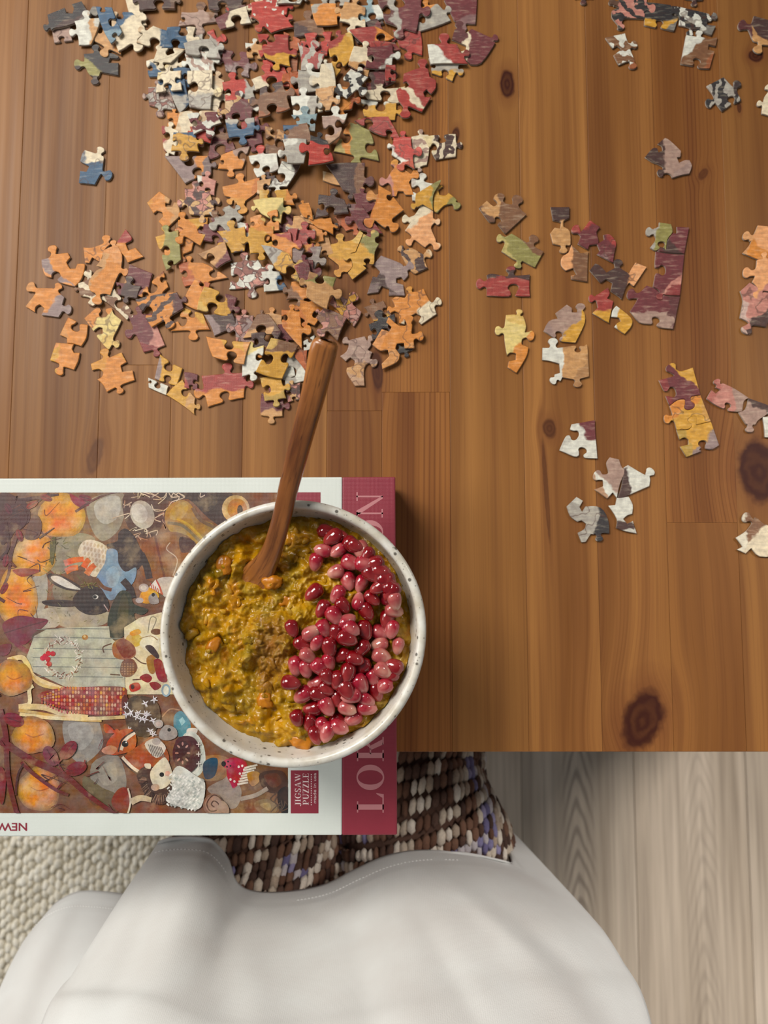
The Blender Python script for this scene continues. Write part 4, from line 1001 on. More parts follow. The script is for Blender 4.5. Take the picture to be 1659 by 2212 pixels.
# rabbit: basket, overall, black body
A.blob('#e0d2bb', 560, 640, 590, 570, 650, 550, 740, 580, 780, 640, 760, 720, 700, 810, 640, 800, 600, 720)
for r in range(6):
    for k in range(7):
        A.ell('#c9b598', 600 + k * 26 + r * 4, 575 + r * 36 + k * 5, 9, 15, 15, 8)
A.blob('#5f5a34', 360, 560, 400, 540, 380, 720, 360, 700); 
for _ in range(30):
    x, y = AR.uniform(330, 560), AR.uniform(540, 860); A.line(AR.choice(['#7a7342', '#5f5a34', '#968a54']), 6, x, y, x + AR.uniform(-40, 40), y + AR.uniform(-40, 40))
for (a, b, c, d) in ((460, 720, 600, 690), (600, 750, 640, 690), (620, 800, 680, 730), (470, 780, 560, 750)): A.line('#d9692c', 46, a, b, (a + c) / 2, (b + d) / 2 - 8, c, d, taper=.2)
A.blob('#332324', 760, 590, 840, 560, 850, 500, 900, 470, 960, 520, 1000, 600, 1040, 680, 990, 760, 900, 780, 820, 720, 850, 640)
A.line('#332324', 50, 1010, 650, 1050, 740, 1070, 830)
A.blob('#7c95ad', 690, 830, 750, 720, 770, 620, 840, 630, 850, 720, 900, 780, 975, 750, 960, 850, 870, 940, 790, 985, 740, 920)
A.blob('#92a8bb', 760, 780, 820, 740, 860, 800, 830, 880, 780, 880); A.line('#6a4030', 26, 690, 830, 740, 890, 800, 910); A.line('#2f2022', 50, 880, 840, 930, 900, 950, 970)
A.blob('#2d2022', 520, 990, 560, 920, 640, 880, 720, 900, 775, 990, 770, 1060, 660, 1090, 570, 1060)
A.blob('#2d2022', 305, 990, 400, 980, 530, 990, 540, 1025, 420, 1030, 320, 1015)
A.blob('#3a2c2e', 340, 800, 420, 800, 540, 860, 590, 910, 480, 910, 370, 860); A.blob('#d8d3cc', 365, 815, 430, 815, 540, 880, 575, 908, 480, 895, 390, 850)
A.ell('#d9d4cc', 685, 960, 20, 16); A.ell('#0d0c0d', 680, 960, 14, 13); A.line('#b39a96', 8, 745, 1015, 775, 1060)
for _ in range(18):
    x, y = AR.uniform(600, 680), AR.uniform(865, 890); A.line('#7a7442', 5, x, y, x + AR.uniform(-30, 30), y + AR.uniform(-25, 15))
# green leaf
A.blob('#2f3326', 770, 1140, 800, 1020, 860, 920, 930, 930, 960, 1010, 1060, 1050, 1020, 1090, 960, 1080, 980, 1180, 900, 1230, 840, 1270, 790, 1240)
A.blob('#423f28', 880, 940, 920, 1000, 910, 1150, 860, 1240, 840, 1100)
# door of pale planks with wreath
A.blob('#5e4738', 230, 1240, 300, 1190, 480, 1180, 300, 1220, 240, 1290, n=3)
A.poly('#b9b9a8', 245, 1240, 330, 1195, 480, 1180, 780, 1170, 790, 1250, 840, 1290, 890, 1420, 895, 1610, 480, 1610, 200, 1480, 190, 1390)
for y in (1250, 1330, 1395, 1460, 1530): A.line('#7b8079', 6, 235, y, 560, y + 3, 880, y + (8 if y < 1500 else 6))
A.line('#7b8079', 6, 260, 1195, 500, 1188, 780, 1190); A.ell('#b0713c', 610, 1250, 22, 20); A.ell('#d9b98a', 606, 1244, 10, 9)
for k in range(150):
    a = k / 150 * 6.283; r = 122 + AR.uniform(-20, 20); x, y = 450 + r * math.cos(a), 1395 + r * 1.08 * math.sin(a)
    A.line(AR.choice(['#e4ddd4', '#9a6a54', '#cdbba8', '#7f5545', '#efe9e0']), 8, x, y, x + AR.uniform(-26, 26), y + AR.uniform(-26, 26), taper=.5)
for (x, y) in ((345, 1365), (378, 1367), (305, 1400), (342, 1405), (352, 1440), (322, 1385)): A.ell('#c02a2e', x, y, 19, 18)
# acorns, table cloth, berries
A.poly('#ded4b4', 890, 1180, 1000, 1110, 1160, 1070, 1200, 1300, 1250, 1659, 900, 1659, 895, 1450)
A.line('#8a8570', 7, 1060, 1220, 1080, 1110, 1120, 1120, 1090, 1200); A.ell('#d0b25a', 960, 1270, 60, 50); A.blob('#dd9a3c', 930, 1215, 990, 1190, 1010, 1220, 950, 1240)
A.blob('#e2dcc8', 1000, 1290, 1060, 1230, 1140, 1260, 1120, 1370, 1040, 1340); A.line('#8a6a44', 6, 1000, 1260, 1080, 1240, 1130, 1270); A.ell('#6a4a34', 1120, 1210, 40, 22)
A.blob('#9a6a4a', 808, 1300, 880, 1255, 960, 1310, 970, 1380, 900, 1410, 820, 1390); A.blob('#7a3a26', 830, 1300, 880, 1260, 960, 1310, 965, 1370, 890, 1400); A.line('#5d4334', 9, 800, 1295, 740, 1320, 745, 1360); A.line('#5d4334', 9, 960, 1390, 1010, 1430, 1050, 1440)
A.blob('#7c5440', 860, 1490, 880, 1420, 950, 1405, 985, 1470, 940, 1530, 880, 1530); A.line('#5d4334', 9, 860, 1520, 790, 1515)
for r in range(5):
    for k in range(5): A.ell('#a67c5c', 875 + k * 20, 1440 + r * 18, 7, 6, 0, 7)
A.blob('#a3742e', 1050, 1400, 1110, 1380, 1110, 1500, 1070, 1500); A.blob('#3c2a2a', 1040, 1320, 1090, 1310, 1140, 1380, 1120, 1400)
A.blob('#92282c', 1105, 1410, 1160, 1420, 1200, 1560, 1140, 1560, 1110, 1480); A.blob('#8c2f2e', 1000, 1540, 1050, 1510, 1090, 1540, 1060, 1575); A.line('#5b3a30', 8, 950, 1555, 1010, 1550)
A.blob('#c02a30', 930, 1590, 990, 1575, 1005, 1620, 940, 1640); A.ell('#4a1a1c', 950, 1605, 14, 18); A.blob('#8a2a2a', 1070, 1580, 1120, 1570, 1155, 1600, 1110, 1630)
A.ell('#8fa7b4', 1190, 1630, 34, 46); A.ell('#d9d7c8', 1190, 1630, 20, 32)
A.reg(0, 1380, 700 / 1659)
# lower stones
A.blob('#8f8b88', 330, 410, 480, 400, 520, 470, 520, 560, 420, 640, 340, 560); A.blob('#a3a19f', 350, 440, 450, 430, 480, 500, 420, 570, 370, 530)
A.blob('#8b857e', 470, 640, 590, 590, 640, 680, 640, 770, 560, 800, 480, 780); A.blob('#9a958d', 500, 670, 580, 630, 600, 720, 530, 750); A.blob('#6b604a', 430, 700, 520, 760, 600, 800, 560, 860, 440, 800)
# corn
for (c_, w_, p_) in (('#e3cf9f', 26, (40, 110, 110, 95, 140, 130, 180, 200, 330, 262)), ('#d3b778', 16, (60, 100, 130, 150, 200, 230, 300, 255)), ('#e6d7ae', 20, (95, 345, 150, 330, 150, 260, 170, 240)),
                     ('#e0cd9c', 30, (95, 350, 220, 350, 330, 385, 450, 405)), ('#cfb176', 16, (95, 365, 250, 390, 380, 412, 520, 418)), ('#e4d3a4', 18, (100, 385, 260, 405, 420, 410, 640, 400))): A.line(c_, w_, *p_)
A.blob('#8a3f3a', 190, 290, 260, 260, 400, 248, 620, 245, 650, 290, 640, 370, 560, 395, 430, 385, 310, 350, 230, 320)
for r in range(7):
    for k in range(30):
        x = 215 + k * 14.4; hh = 10 + min(60, (x - 190) * .45); y = 315 + (r - 3) * hh / 3.4 + (x - 400) * .02
        A.ell(AR.choice(['#c9785a', '#d59a4e', '#b8604e', '#c98a80', '#a8443e', '#d8b09a', '#9a3c3e']), x, y, 6.2, hh / 7.5, 0, 7)
A.ell('#5a2a2a', 640, 330, 18, 44)
# lower lanterns and branches
for (x, y, rx, ry) in ((70, 200, 90, 90), (170, 495, 105, 92), (200, 770, 105, 110)):
    glow(x, y, rx * 1.05, ry * 1.05, '#a07a52', '#cf8c3f', '#dc923c', '#dd8a38'); A.line('#b5682c', 6, x - rx * .4, y - 10, x, y + 8, x + rx * .5, y - 8)
A.line('#6a2a2c', 30, 0, 360, 30, 500, 40, 700, 90, 910, taper=.2); A.line('#6d2a2c', 40, 0, 520, 160, 620, 330, 700, 450, 800, 600, 905, taper=.5); A.line('#6a2a2c', 22, 110, 630, 170, 690, 280, 770, 350, 800, taper=.3)
A.line('#4a2626', 10, 80, 800, 90, 700, 120, 640); A.blob('#7a2a33', 0, 660, 30, 700, 20, 830, 0, 830)
for (x, y, r) in ((70, 415, 20), (260, 600, 60), (350, 570, -50), (390, 665, -20)): A.ell('#7a2632', x, y, 56, 34, r); A.line('#541a24', 4, x - 40 * math.cos(math.radians(r)), y - 40 * math.sin(math.radians(r)), x + 45 * math.cos(math.radians(r)), y + 45 * math.sin(math.radians(r)))
A.line('#7a2632', 8, 330, 690, 300, 640, 320, 610, 370, 530); A.line('#7a2632', 8, 330, 680, 420, 650, 435, 620)
# flowers
A.blob('#4d3a2a', 640, 340, 700, 290, 800, 320, 820, 420, 760, 500, 660, 470)
for _ in range(15):
    x, y = AR.uniform(640, 810), AR.uniform(300, 490)
    for k in range(5):
        a = k * 1.257 + AR.random(); A.line('#e2e2ea', 9, x, y, x + 20 * math.cos(a), y + 20 * math.sin(a), taper=.7)
    A.ell('#b7a4b8', x, y, 4, 4, 0, 6)
# chipmunk
A.blob('#a5542c', 640, 600, 720, 540, 780, 500, 850, 560, 860, 640, 760, 690, 690, 680); A.blob('#b8592e', 545, 540, 590, 480, 660, 460, 695, 490, 690, 560, 620, 590, 560, 590)
A.blob('#b8592e', 540, 480, 530, 440, 555, 440, 590, 480); A.blob('#d7a58a', 520, 570, 560, 545, 600, 560, 580, 590, 540, 590); A.blob('#b8592e', 580, 480, 600, 460, 620, 490); A.line('#eadfce', 16, 620, 570, 640, 520, 690, 480); A.line('#3a2622', 7, 605, 580, 625, 515, 690, 470)
A.ell('#0e0c0c', 640, 538, 17, 16); A.ell('#ffffff', 646, 530, 4, 4); A.line('#e9dcc8', 16, 625, 605, 680, 660, 730, 690); A.line('#3a2622', 8, 615, 610, 670, 668, 720, 700); A.blob('#d9d2c8', 740, 540, 800, 510, 850, 560, 800, 610)
for k in range(8): A.line('#6b625c', 4, 760 + k * 9, 540 + k * 2, 780 + k * 9, 600 + k)
# grey mouse with blue cloth
A.blob('#5f93a3', 890, 400, 930, 370, 975, 430, 960, 500, 900, 490); A.poly('#9cc4cc', 915, 415, 935, 400, 950, 425, 930, 445); A.line('#b48a6a', 6, 830, 400, 870, 360, 920, 365)
A.blob('#a39c98', 815, 480, 850, 440, 900, 460, 905, 500, 860, 520, 820, 510); A.ell('#b3aaa6', 812, 435, 24, 22); A.ell('#cbb4ae', 812, 435, 14, 13); A.ell('#b3aaa6', 800, 525, 22, 18); A.ell('#0e0c0c', 866, 466, 9, 9); A.blob('#dcd7d0', 960, 460, 1010, 460, 1000, 490, 960, 490)
# cake on plate, hedgehog
A.ell('#cfd6d0', 985, 590, 66, 118, -8); A.ell('#e2e4dc', 975, 590, 55, 105, -8); A.blob('#4a2026', 900, 520, 980, 500, 1020, 560, 1015, 640, 960, 690, 900, 660); A.ell('#522428', 935, 585, 52, 80, 4); A.ell('#3d191f', 935, 585, 40, 64, 4)
for k in range(8):
    a = k * .785; A.ell('#b98a84', 935 + 30 * math.cos(a), 585 + 48 * math.sin(a), 5, 10, k * 45 + 90, 8)
for y in (540, 590, 640): A.line('#e9e4e0', 5, 1005, y, 1028, y); A.line('#e9e4e0', 5, 1017, y - 13, 1017, y + 13)
A.blob('#24455e', 1040, 640, 1080, 610, 1115, 620, 1100, 700, 1050, 715)
A.blob('#4a3028', 700, 690, 760, 650, 860, 700, 880, 800, 830, 850, 760, 820, 720, 750); A.blob('#ddd3bd', 770, 680, 820, 620, 850, 610, 880, 680, 870, 740, 820, 770, 780, 740); A.blob('#e0d6c0', 740, 640, 770, 640, 770, 665, 745, 660); A.ell('#0f0d0c', 828, 695, 12, 12); A.ell('#e2b4a2', 858, 690, 14, 14); A.ell('#c9a890', 795, 760, 22, 18)
for _ in range(60):
    a = AR.uniform(1.0, 3.3); x, y = 820 + 70 * math.cos(a), 710 + 90 * math.sin(a); A.line(AR.choice(['#2f1d1a', '#6a4a3c', '#8a6a58', '#3a2420']), 5, x, y, x + 34 * math.cos(a) + AR.uniform(-10, 10), y + 40 * math.sin(a) + AR.uniform(-10, 10))
A.blob('#d2d6d2', 880, 690, 920, 650, 1000, 700, 1050, 740, 1030, 860, 960, 870, 850, 830, 880, 770)
for r in range(10):
    for k in range(10):
        x, y = 880 + k * 17 - r * 3, 690 + r * 17 + k * 3
        if x < 1045: A.line(AR.choice(['#e9ebe7', '#f0f1ee', '#b3bbb8']), 8, x, y, x + AR.choice([12, -12]), y + 11)
# mushrooms, snail
A.blob('#8a3f28', 570, 830, 600, 775, 640, 760, 665, 800, 660, 890, 640, 900, 590, 870); A.line('#d8ccb8', 9, 655, 765, 668, 830, 655, 895); A.line('#cdbb9c', 36, 670, 835, 720, 815, 775, 825, taper=.3)
A.blob('#9a8d86', 1060, 770, 1140, 720, 1180, 700, 1235, 770, 1220, 850, 1180, 870, 1140, 830); A.blob('#b0232c', 1160, 690, 1175, 610, 1260, 630, 1250, 700, 1200, 765, 1180, 740)
for (x, y) in ((1240, 650), (1228, 690), (1200, 730), (1222, 655), (1180, 720), (1250, 670)): A.ell('#eee6e0', x, y, 6, 7, 0, 8)
for k in range(7): A.line('#ded6cc', 10, 1215 + k * 6, 745 - k * 14, 1270 + k * 8, 735 - k * 15)
A.ell('#b8232a', 1168, 640, 26, 26); A.ell('#1a1414', 1145, 640, 12, 14); 
for (x, y) in ((1168, 628), (1180, 650), (1162, 655)): A.ell('#1a1414', x, y, 5, 5, 0, 7)
A.ell('#8a6a5c', 1092, 850, 52, 58); A.ell('#a5877a', 1092, 848, 42, 46); A.line('#4f352e', 6, 1130, 890, 1140, 830, 1095, 800, 1060, 840, 1075, 880, 1115, 875, 1118, 845, 1095, 830, 1082, 848, 1098, 862); A.blob('#a38878', 1130, 830, 1165, 850, 1170, 895, 1110, 895)
A.blob('#b57a35', 1265, 690, 1320, 680, 1335, 720, 1290, 755); A.blob('#4d3026', 1330, 690, 1440, 675, 1475, 740, 1420, 790, 1350, 770); A.blob('#6a4030', 1350, 700, 1420, 690, 1440, 740, 1390, 760); A.line('#a3948a', 22, 1230, 820, 1310, 800, 1370, 765); A.blob('#8a6e54', 1300, 840, 1370, 820, 1420, 860, 1400, 895, 1330, 890); A.blob('#a58c6a', 1330, 850, 1380, 840, 1380, 880)
A.blob('#1f1c20', 1420, 790, 1475, 760, 1475, 890, 1440, 890)
for _ in range(8):
    x, y = AR.uniform(1400, 1460), AR.uniform(780, 880); A.line('#5f4a40', 5, x, y, x + AR.uniform(-40, 40), y + 30, x + AR.uniform(-60, 20), y + 50)
# more twigs and little leaves along the lit side
A.reg(0, 1000, 500 / 1659)
for _ in range(16):
    x, y = AR.uniform(0, 330), AR.uniform(230, 1100); A.line(AR.choice(['#4a2627', '#5a2a2c', '#6a3a30']), AR.uniform(5, 10), x, y, x + AR.uniform(-70, 90), y + AR.uniform(-60, 60), x + AR.uniform(-120, 140), y + AR.uniform(-90, 90), taper=.7)
for (x, y, r) in ((60, 330, 60), (230, 300, -30), (330, 250, 20), (40, 700, 100), (140, 520, 70), (610, 250, 15), (30, 900, -60)): A.ell(AR.choice(['#7a2632', '#5a2430', '#8a3a34']), x, y, 46, 22, r); A.line('#3f1a20', 4, x - 40 * math.cos(math.radians(r)), y - 40 * math.sin(math.radians(r)), x + 44 * math.cos(math.radians(r)), y + 44 * math.sin(math.radians(r)))
for _ in range(40):
    x, y = AR.uniform(330, 720), AR.uniform(850, 1150); A.line(AR.choice(['#6f6a40', '#8c8556', '#5a5534']), 5, x, y, x + AR.uniform(-26, 26), y + AR.uniform(-30, 10), taper=.5) if not (500 < x < 780 and 870 < y < 1095) else None
A.reg(0, 1380, 700 / 1659)
for _ in range(14):
    x, y = AR.uniform(0, 560), AR.uniform(450, 880); A.line(AR.choice(['#6a2a2c', '#4a2626']), AR.uniform(4, 8), x, y, x + AR.uniform(-40, 60), y + AR.uniform(-40, 40), x + AR.uniform(-60, 110), y + AR.uniform(-70, 60), taper=.7)
# left part of the picture, beyond the photograph
A.reg(0, 0, 1.0)
for (x, y) in ((-120, 1180), (-200, 1400), (-130, 1620), (-320, 1260), (-350, 1560)): A.ell('#b97f45', x, y, 52, 48); A.ell('#d9923e', x, y, 40, 37); A.ell('#e48a38', x, y, 22, 20)
for (a, b, c, d) in ((-460, 1100, 10, 1300), (-400, 1700, 0, 1500), (-300, 1070, -60, 1740)): A.line('#5c2729', 14, a, b, (a + c) / 2 + 20, (b + d) / 2 - 30, c, d, taper=.5)
def art_material():
    q = M('printed_picture'); c = q.attr('Col', 'GEOMETRY').outputs['Color']; o = q.obj()
    n1 = q.noise(o, 160, 4, 0.65); n2 = q.noise(o, 900, 2)
    f = q.math('ADD', q.math('MULTIPLY', n1, 0.75), q.math('MULTIPLY', n2, 0.25))
    c = q.mix(1.0, c, q.mix(q.rng(f, 0.3, 0.7), (0.54, 0.51, 0.50), (1.05, 1.01, 0.96)), 'MULTIPLY')
    hs = q.n('HueSaturation'); q.put(hs.inputs['Color'], c); q.put(hs.inputs['Hue'], q.rng(q.noise(q.vec('ADD', o, (5, 2, 0)), 90, 3), 0.25, 0.75, 0.475, 0.525))
    q.put(hs.inputs['Saturation'], q.rng(q.noise(q.vec('ADD', o, (1, 7, 0)), 120, 3), 0.3, 0.7, 0.8, 1.35)); c = hs.outputs[0]
    blot = q.noise(q.vec('ADD', o, (9, 4, 0)), 70, 4, 0.6)
    c = q.mix(q.math('MULTIPLY', q.rng(blot, 0.52, 0.70), 0.45), c, lin('#54382c')); c = q.mix(q.math('MULTIPLY', q.rng(blot, 0.46, 0.30), 0.25), c, lin('#d8b88a'))
    s = q.n('SeparateXYZ'); q.put(s.inputs[0], o)
    q.bump(q.math('ADD', q.math('SINE', q.math('MULTIPLY', s.outputs[0], 8000.0)), q.math('SINE', q.math('MULTIPLY', s.outputs[1], 8000.0))), 0.15, 0.0002)
    return q.set(Base_Color=c, Roughness=0.5)
pic = mesh('illustration', A.V, A.F, [art_material()], pbox, False); local(pic, boxc)
ca = pic.data.color_attributes.new('Col', 'FLOAT_COLOR', 'CORNER')
buf = np.ones((len(pic.data.loops), 4), np.float32)
for p_, c_ in zip(pic.data.polygons, A.C): buf[p_.loop_start:p_.loop_start + p_.loop_total, :3] = c_
ca.data.foreach_set('color', buf.ravel())
# ---------------------------------------------------------------- bowl, porridge, seeds, spoon
RIM_Z = BOX_Z + 0.0706
bc = P(633, 1366, RIM_Z); bc.z = BOX_Z + 0.0005
def glaze():
    q = M('speckled_glaze'); o = q.obj()
    vo = q.n('TexVoronoi'); q.put(vo.inputs['Vector'], q.vec('ADD', o, scaled(q, o, 0, 0, 0))); vo.inputs['Scale'].default_value = 260
    sc = q.n('SeparateColor'); q.put(sc.inputs[0], vo.outputs['Color'])
    sp = q.math('MULTIPLY', q.rng(vo.outputs['Distance'], 0.30, 0.20), q.rng(sc.outputs[0], 0.72, 0.76))
    vo2 = q.n('TexVoronoi'); q.put(vo2.inputs['Vector'], o); vo2.inputs['Scale'].default_value = 700
    sc2 = q.n('SeparateColor'); q.put(sc2.inputs[0], vo2.outputs['Color'])
    sp2 = q.math('MULTIPLY', q.rng(vo2.outputs['Distance'], 0.32, 0.2), q.rng(sc2.outputs[1], 0.80, 0.84))
    s = q.n('SeparateXYZ'); q.put(s.inputs[0], o)
    base = q.mix(q.rng(q.noise(o, 70, 3), 0.4, 0.7), lin('#dcdad2'), lin('#cdc7b8'))
    edge = q.math('MULTIPLY', q.rng(s.outputs[2], 0.0672, 0.0700), q.rng(q.noise(o, 160, 3), 0.38, 0.68))
    base = q.mix(q.math('MULTIPLY', edge, 0.45), base, lin('#a08f74'))
    base = q.mix(q.math('MULTIPLY', q.math('MAXIMUM', sp, q.math('MULTIPLY', sp2, 0.7)), 0.85), base, lin('#3c342c'))
    return q.set(Base_Color=base, Roughness=0.22, Specular_IOR_Level=0.5)
PROF = [(0.0, 0.0), (0.034, 0.0), (0.037, 0.0008), (0.0385, 0.004), (0.045, 0.010), (0.056, 0.023), (0.0635, 0.040), (0.0668, 0.055), (0.0680, 0.0605), (0.0684, 0.0612), (0.0688, 0.0622), (0.0694, 0.0665), (0.0693, 0.0692), (0.0684, 0.0703), (0.0670, 0.0706),
        (0.0658, 0.0703), (0.0649, 0.0694), (0.0645, 0.0675), (0.0640, 0.060), (0.0618, 0.048), (0.054, 0.028), (0.043, 0.014), (0.025, 0.0085), (0.0, 0.008)]
def lathe(name, prof, m, loc, seg=112):
    vv, ff = [], []
    for r, z in prof:
        for i in range(seg):
            a = 2 * math.pi * i / seg
            w = 1 + 0.004 * math.sin(a * 2 + 0.6) + 0.002 * math.sin(a * 5)
            vv.append((r * w * math.cos(a), r * w * math.sin(a), z))
    for k in range(len(prof) - 1):
        for i in range(seg):
            j = (i + 1) % seg
            ff.append((k * seg + i, k * seg + j, (k + 1) * seg + j, (k + 1) * seg + i))
    o = mesh(name, vv, ff, [m]); o.location = loc
    bm = bmesh.new(); bm.from_mesh(o.data); bmesh.ops.remove_doubles(bm, verts=bm.verts, dist=1e-6); bm.to_mesh(o.data); bm.free()
    return o
bowl = tag(lathe('bowl', PROF, glaze(), bc), 'white speckled stoneware bowl of porridge standing on the puzzle box', 'bowl')

def porridge_material():
    q = M('golden_porridge'); o = q.obj()
    n1 = q.noise(o, 55, 3, 0.6); n2 = q.noise(o, 210, 3, 0.6); n3 = q.noise(o, 500, 2)
    base = q.mix(q.rng(n1, 0.35, 0.68), lin('#b9840a'), lin('#866a0c'))
    base = q.mix(q.math('MULTIPLY', q.rng(n2, 0.5, 0.68), 0.45), base, lin('#cdae48'))
    base = q.mix(q.math('MULTIPLY', q.rng(q.noise(q.vec('ADD', o, (3, 1, 0)), 70, 2), 0.58, 0.70), 0.7), base, lin('#c98218'))
    # dusting of cinnamon with its own outline
    c0 = P(590, 1400, BOX_Z + 0.055) - bc
    d1 = q.vec('DISTANCE', scaled(q, o, 1.35, 0.62, 0), (c0.x * 1.35, c0.y * 0.62, 0))
    spot = q.math('ADD', q.rng(d1, 0.026, 0.004), q.math('MULTIPLY', q.math('SUBTRACT', q.noise(o, 130, 3), 0.5), 1.1))
    grain = q.math('ADD', q.math('MULTIPLY', q.noise(o, 1300, 3), 0.8), q.math('MULTIPLY', spot, 0.45))
    m = q.math('MULTIPLY', q.rng(spot, 0.25, 0.7), q.rng(grain, 0.50, 0.72))
    base = q.mix(q.math('MULTIPLY', m, 0.62), base, lin('#6a3a12'))
    q.bump(n3, 0.35, 0.0012)
    return q.set(Base_Color=base, Roughness=q.math('ADD', q.rng(n2, 0.35, 0.65, 0.16, 0.36), q.math('MULTIPLY', m, 0.22)), Subsurface_Weight=0.15, Subsurface_Radius=(0.006, 0.004, 0.001), Subsurface_Scale=0.4, Specular_IOR_Level=0.42)
PORR = porridge_material()
PZ0 = 0.0535
sp_a = P(548, 1255, BOX_Z + 0.058) - bc
def porridge_h(x, y):
    r = math.hypot(x, y)
    h = PZ0 + 0.0052 * noise.noise(Vector((x * 42, y * 42, 1.3))) + 0.0052 * noise.noise(Vector((x * 120, y * 120, 4.0)))
    d = noise.voronoi(Vector((x * 78 + 0.9 * noise.noise(Vector((x * 60, y * 60, 0))), y * 92, 0.0)))[0]
    h += 0.0058 * max(0.0, 0.75 - d[0]) + 0.0020 * min(0.5, d[1] - d[0])
    h += 0.0021 * noise.noise(Vector((x * 300, y * 300, 2.0))) + 0.0009 * noise.noise(Vector((x * 620, y * 620, 6.0)))
    h += 0.0062 * math.exp(-((x - 0.008) ** 2 + (y - 0.002) ** 2) / 0.0011)
    # hollow where the spoon sits
    h -= 0.0035 * math.exp(-((x - sp_a.x - 0.002) ** 2 / 0.00010 + (y - sp_a.y - 0.012) ** 2 / 0.00030))
    h -= 0.004 * max(0, (r - 0.052) / 0.011)
    return h
def build_porridge():
    R_, S_ = 130, 380; rad = 0.0624
    vv = [(0, 0, porridge_h(0, 0))]; ff = []
    for k in range(1, R_ + 1):
        r = rad * k / R_
        for i in range(S_):
            a = 2 * math.pi * i / S_; x, y = r * math.cos(a), r * math.sin(a)
            vv.append((x, y, porridge_h(x, y)))
    for i in range(S_): ff.append((0, 1 + i, 1 + (i + 1) % S_))
    for k in range(R_ - 1):
        for i in range(S_):
            j = (i + 1) % S_; a0 = 1 + k * S_
            ff.append((a0 + i, a0 + S_ + i, a0 + S_ + j, a0 + j))
    # skirt and underside close the mass inside the bowl
    b0 = len(vv)
    for i in range(S_):
        a = 2 * math.pi * i / S_; vv.append((0.0555 * math.cos(a), 0.0555 * math.sin(a), 0.0335))
    for i in range(S_):
        j = (i + 1) % S_; e0 = 1 + (R_ - 1) * S_
        ff.append((e0 + i, b0 + i, b0 + j, e0 + j))
    ff.append(tuple(b0 + i for i in range(S_ - 1, -1, -1)))
    # rolled oats and grains on the surface
    rr = random.Random(3)
    nu, nv = 8, 5
    for _ in range(75):
        a = rr.uniform(0, 6.283); r = 0.0575 * math.sqrt(rr.random()); x, y = r * math.cos(a), r * math.sin(a)
        if abs(x - sp_a.x - 0.003) < 0.010 and sp_a.y - 0.004 < y < sp_a.y + 0.04: continue
        L, B, T = rr.uniform(0.0016, 0.0036), rr.uniform(0.0010, 0.0019), rr.uniform(0.0007, 0.0013)
        if rr.random() < 0.12: L, B, T = 0.0045, 0.003, 0.0016
        yaw = rr.uniform(0, 3.14); z = porridge_h(x, y); tl = rr.uniform(-.4, .4)
        c, s = math.cos(yaw), math.sin(yaw); k0 = len(vv)
        for j in range(nv + 1):
            ph = math.pi * (j / nv - 0.5)
            for i in range(nu):
                th = 2 * math.pi * i / nu
                wob = 1 + 0.16 * math.sin(3 * th + yaw * 5)
                px_, py_, pz_ = L * math.cos(th) * math.cos(ph) * wob, B * math.sin(th) * math.cos(ph) * wob, T * math.sin(ph)
                pz_ += px_ * tl
                vv.append((x + px_ * c - py_ * s, y + px_ * s + py_ * c, z + pz_ + T * 0.25))
        for j in range(nv):
            for i in range(nu):
                q_ = (i + 1) % nu
                ff.append((k0 + j * nu + i, k0 + j * nu + q_, k0 + (j + 1) * nu + q_, k0 + (j + 1) * nu + i))
    o = mesh('porridge', vv, ff, [PORR]); o.location = bc
    return o
porridge = tag(build_porridge(), 'lumpy golden oat porridge dusted with cinnamon filling the bowl', 'porridge', kind='stuff')
# soft orange fruit chunks
CHUNK = M('orange_fruit'); _o = CHUNK.obj()
CHUNK.bump(CHUNK.noise(_o, 300, 3), 0.3, 0.001)
CHUNK.set(Base_Color=CHUNK.mix(CHUNK.noise(_o, 120, 2), lin('#c27a12'), lin('#a3620e')), Roughness=0.3, Subsurface_Weight=0.25, Subsurface_Radius=(0.006, 0.003, 0.001), Subsurface_Scale=0.4)
def lump(name, size, seed, m, nu=18, nv=12, amp=0.5):
    vv, ff = [], []
    for j in range(nv + 1):
        ph = math.pi * (j / nv - 0.5)
        for i in range(nu):
            th = 2 * math.pi * i / nu
            d = Vector((math.cos(th) * math.cos(ph), math.sin(th) * math.cos(ph), math.sin(ph)))
            k = 1 + amp * noise.noise(d * 1.6 + Vector((seed, 0, 0)))
            vv.append((d.x * size[0] * k, d.y * size[1] * k, d.z * size[2] * k))
    for j in range(nv):
        for i in range(nu):
            q_ = (i + 1) % nu; ff.append((j * nu + i, j * nu + q_, (j + 1) * nu + q_, (j + 1) * nu + i))
    return mesh(name, vv, ff, [m])
for i, (zx, zy, s, rot, lb) in enumerate([(405, 435, 1.0, 80, 'orange fruit chunk in porridge, left of the spoon neck'), (692, 548, .95, 10, 'orange fruit chunk in porridge, just right of the spoon bowl'),
                                          (770, 655, .85, 30, 'orange fruit chunk in porridge, above the cinnamon beside pale oats'), (855, 1500, 1.15, 160, 'orange fruit chunk in porridge, lowest one by the near rim'),
                                          (330, 930, .9, 60, 'orange fruit chunk in porridge, near the bowl left side'), (640, 1250, .9, 120, 'orange fruit chunk in porridge, left of lower pomegranate seeds')]):
    w = P(340 + zx * .36166, 1060 + zy * .36166, BOX_Z + 0.058); l = w - bc
    o = lump('fruit_chunk', (0.0056 * s, 0.0042 * s, 0.0026 * s), i * 3.3, CHUNK.m); o.location = (w.x, w.y, bc.z + porridge_h(l.x, l.y) - 0.0012); o.rotation_euler = (0.1, 0.05, math.radians(rot))
    tag(o, lb, 'fruit chunk', 'orange fruit chunks in the porridge')
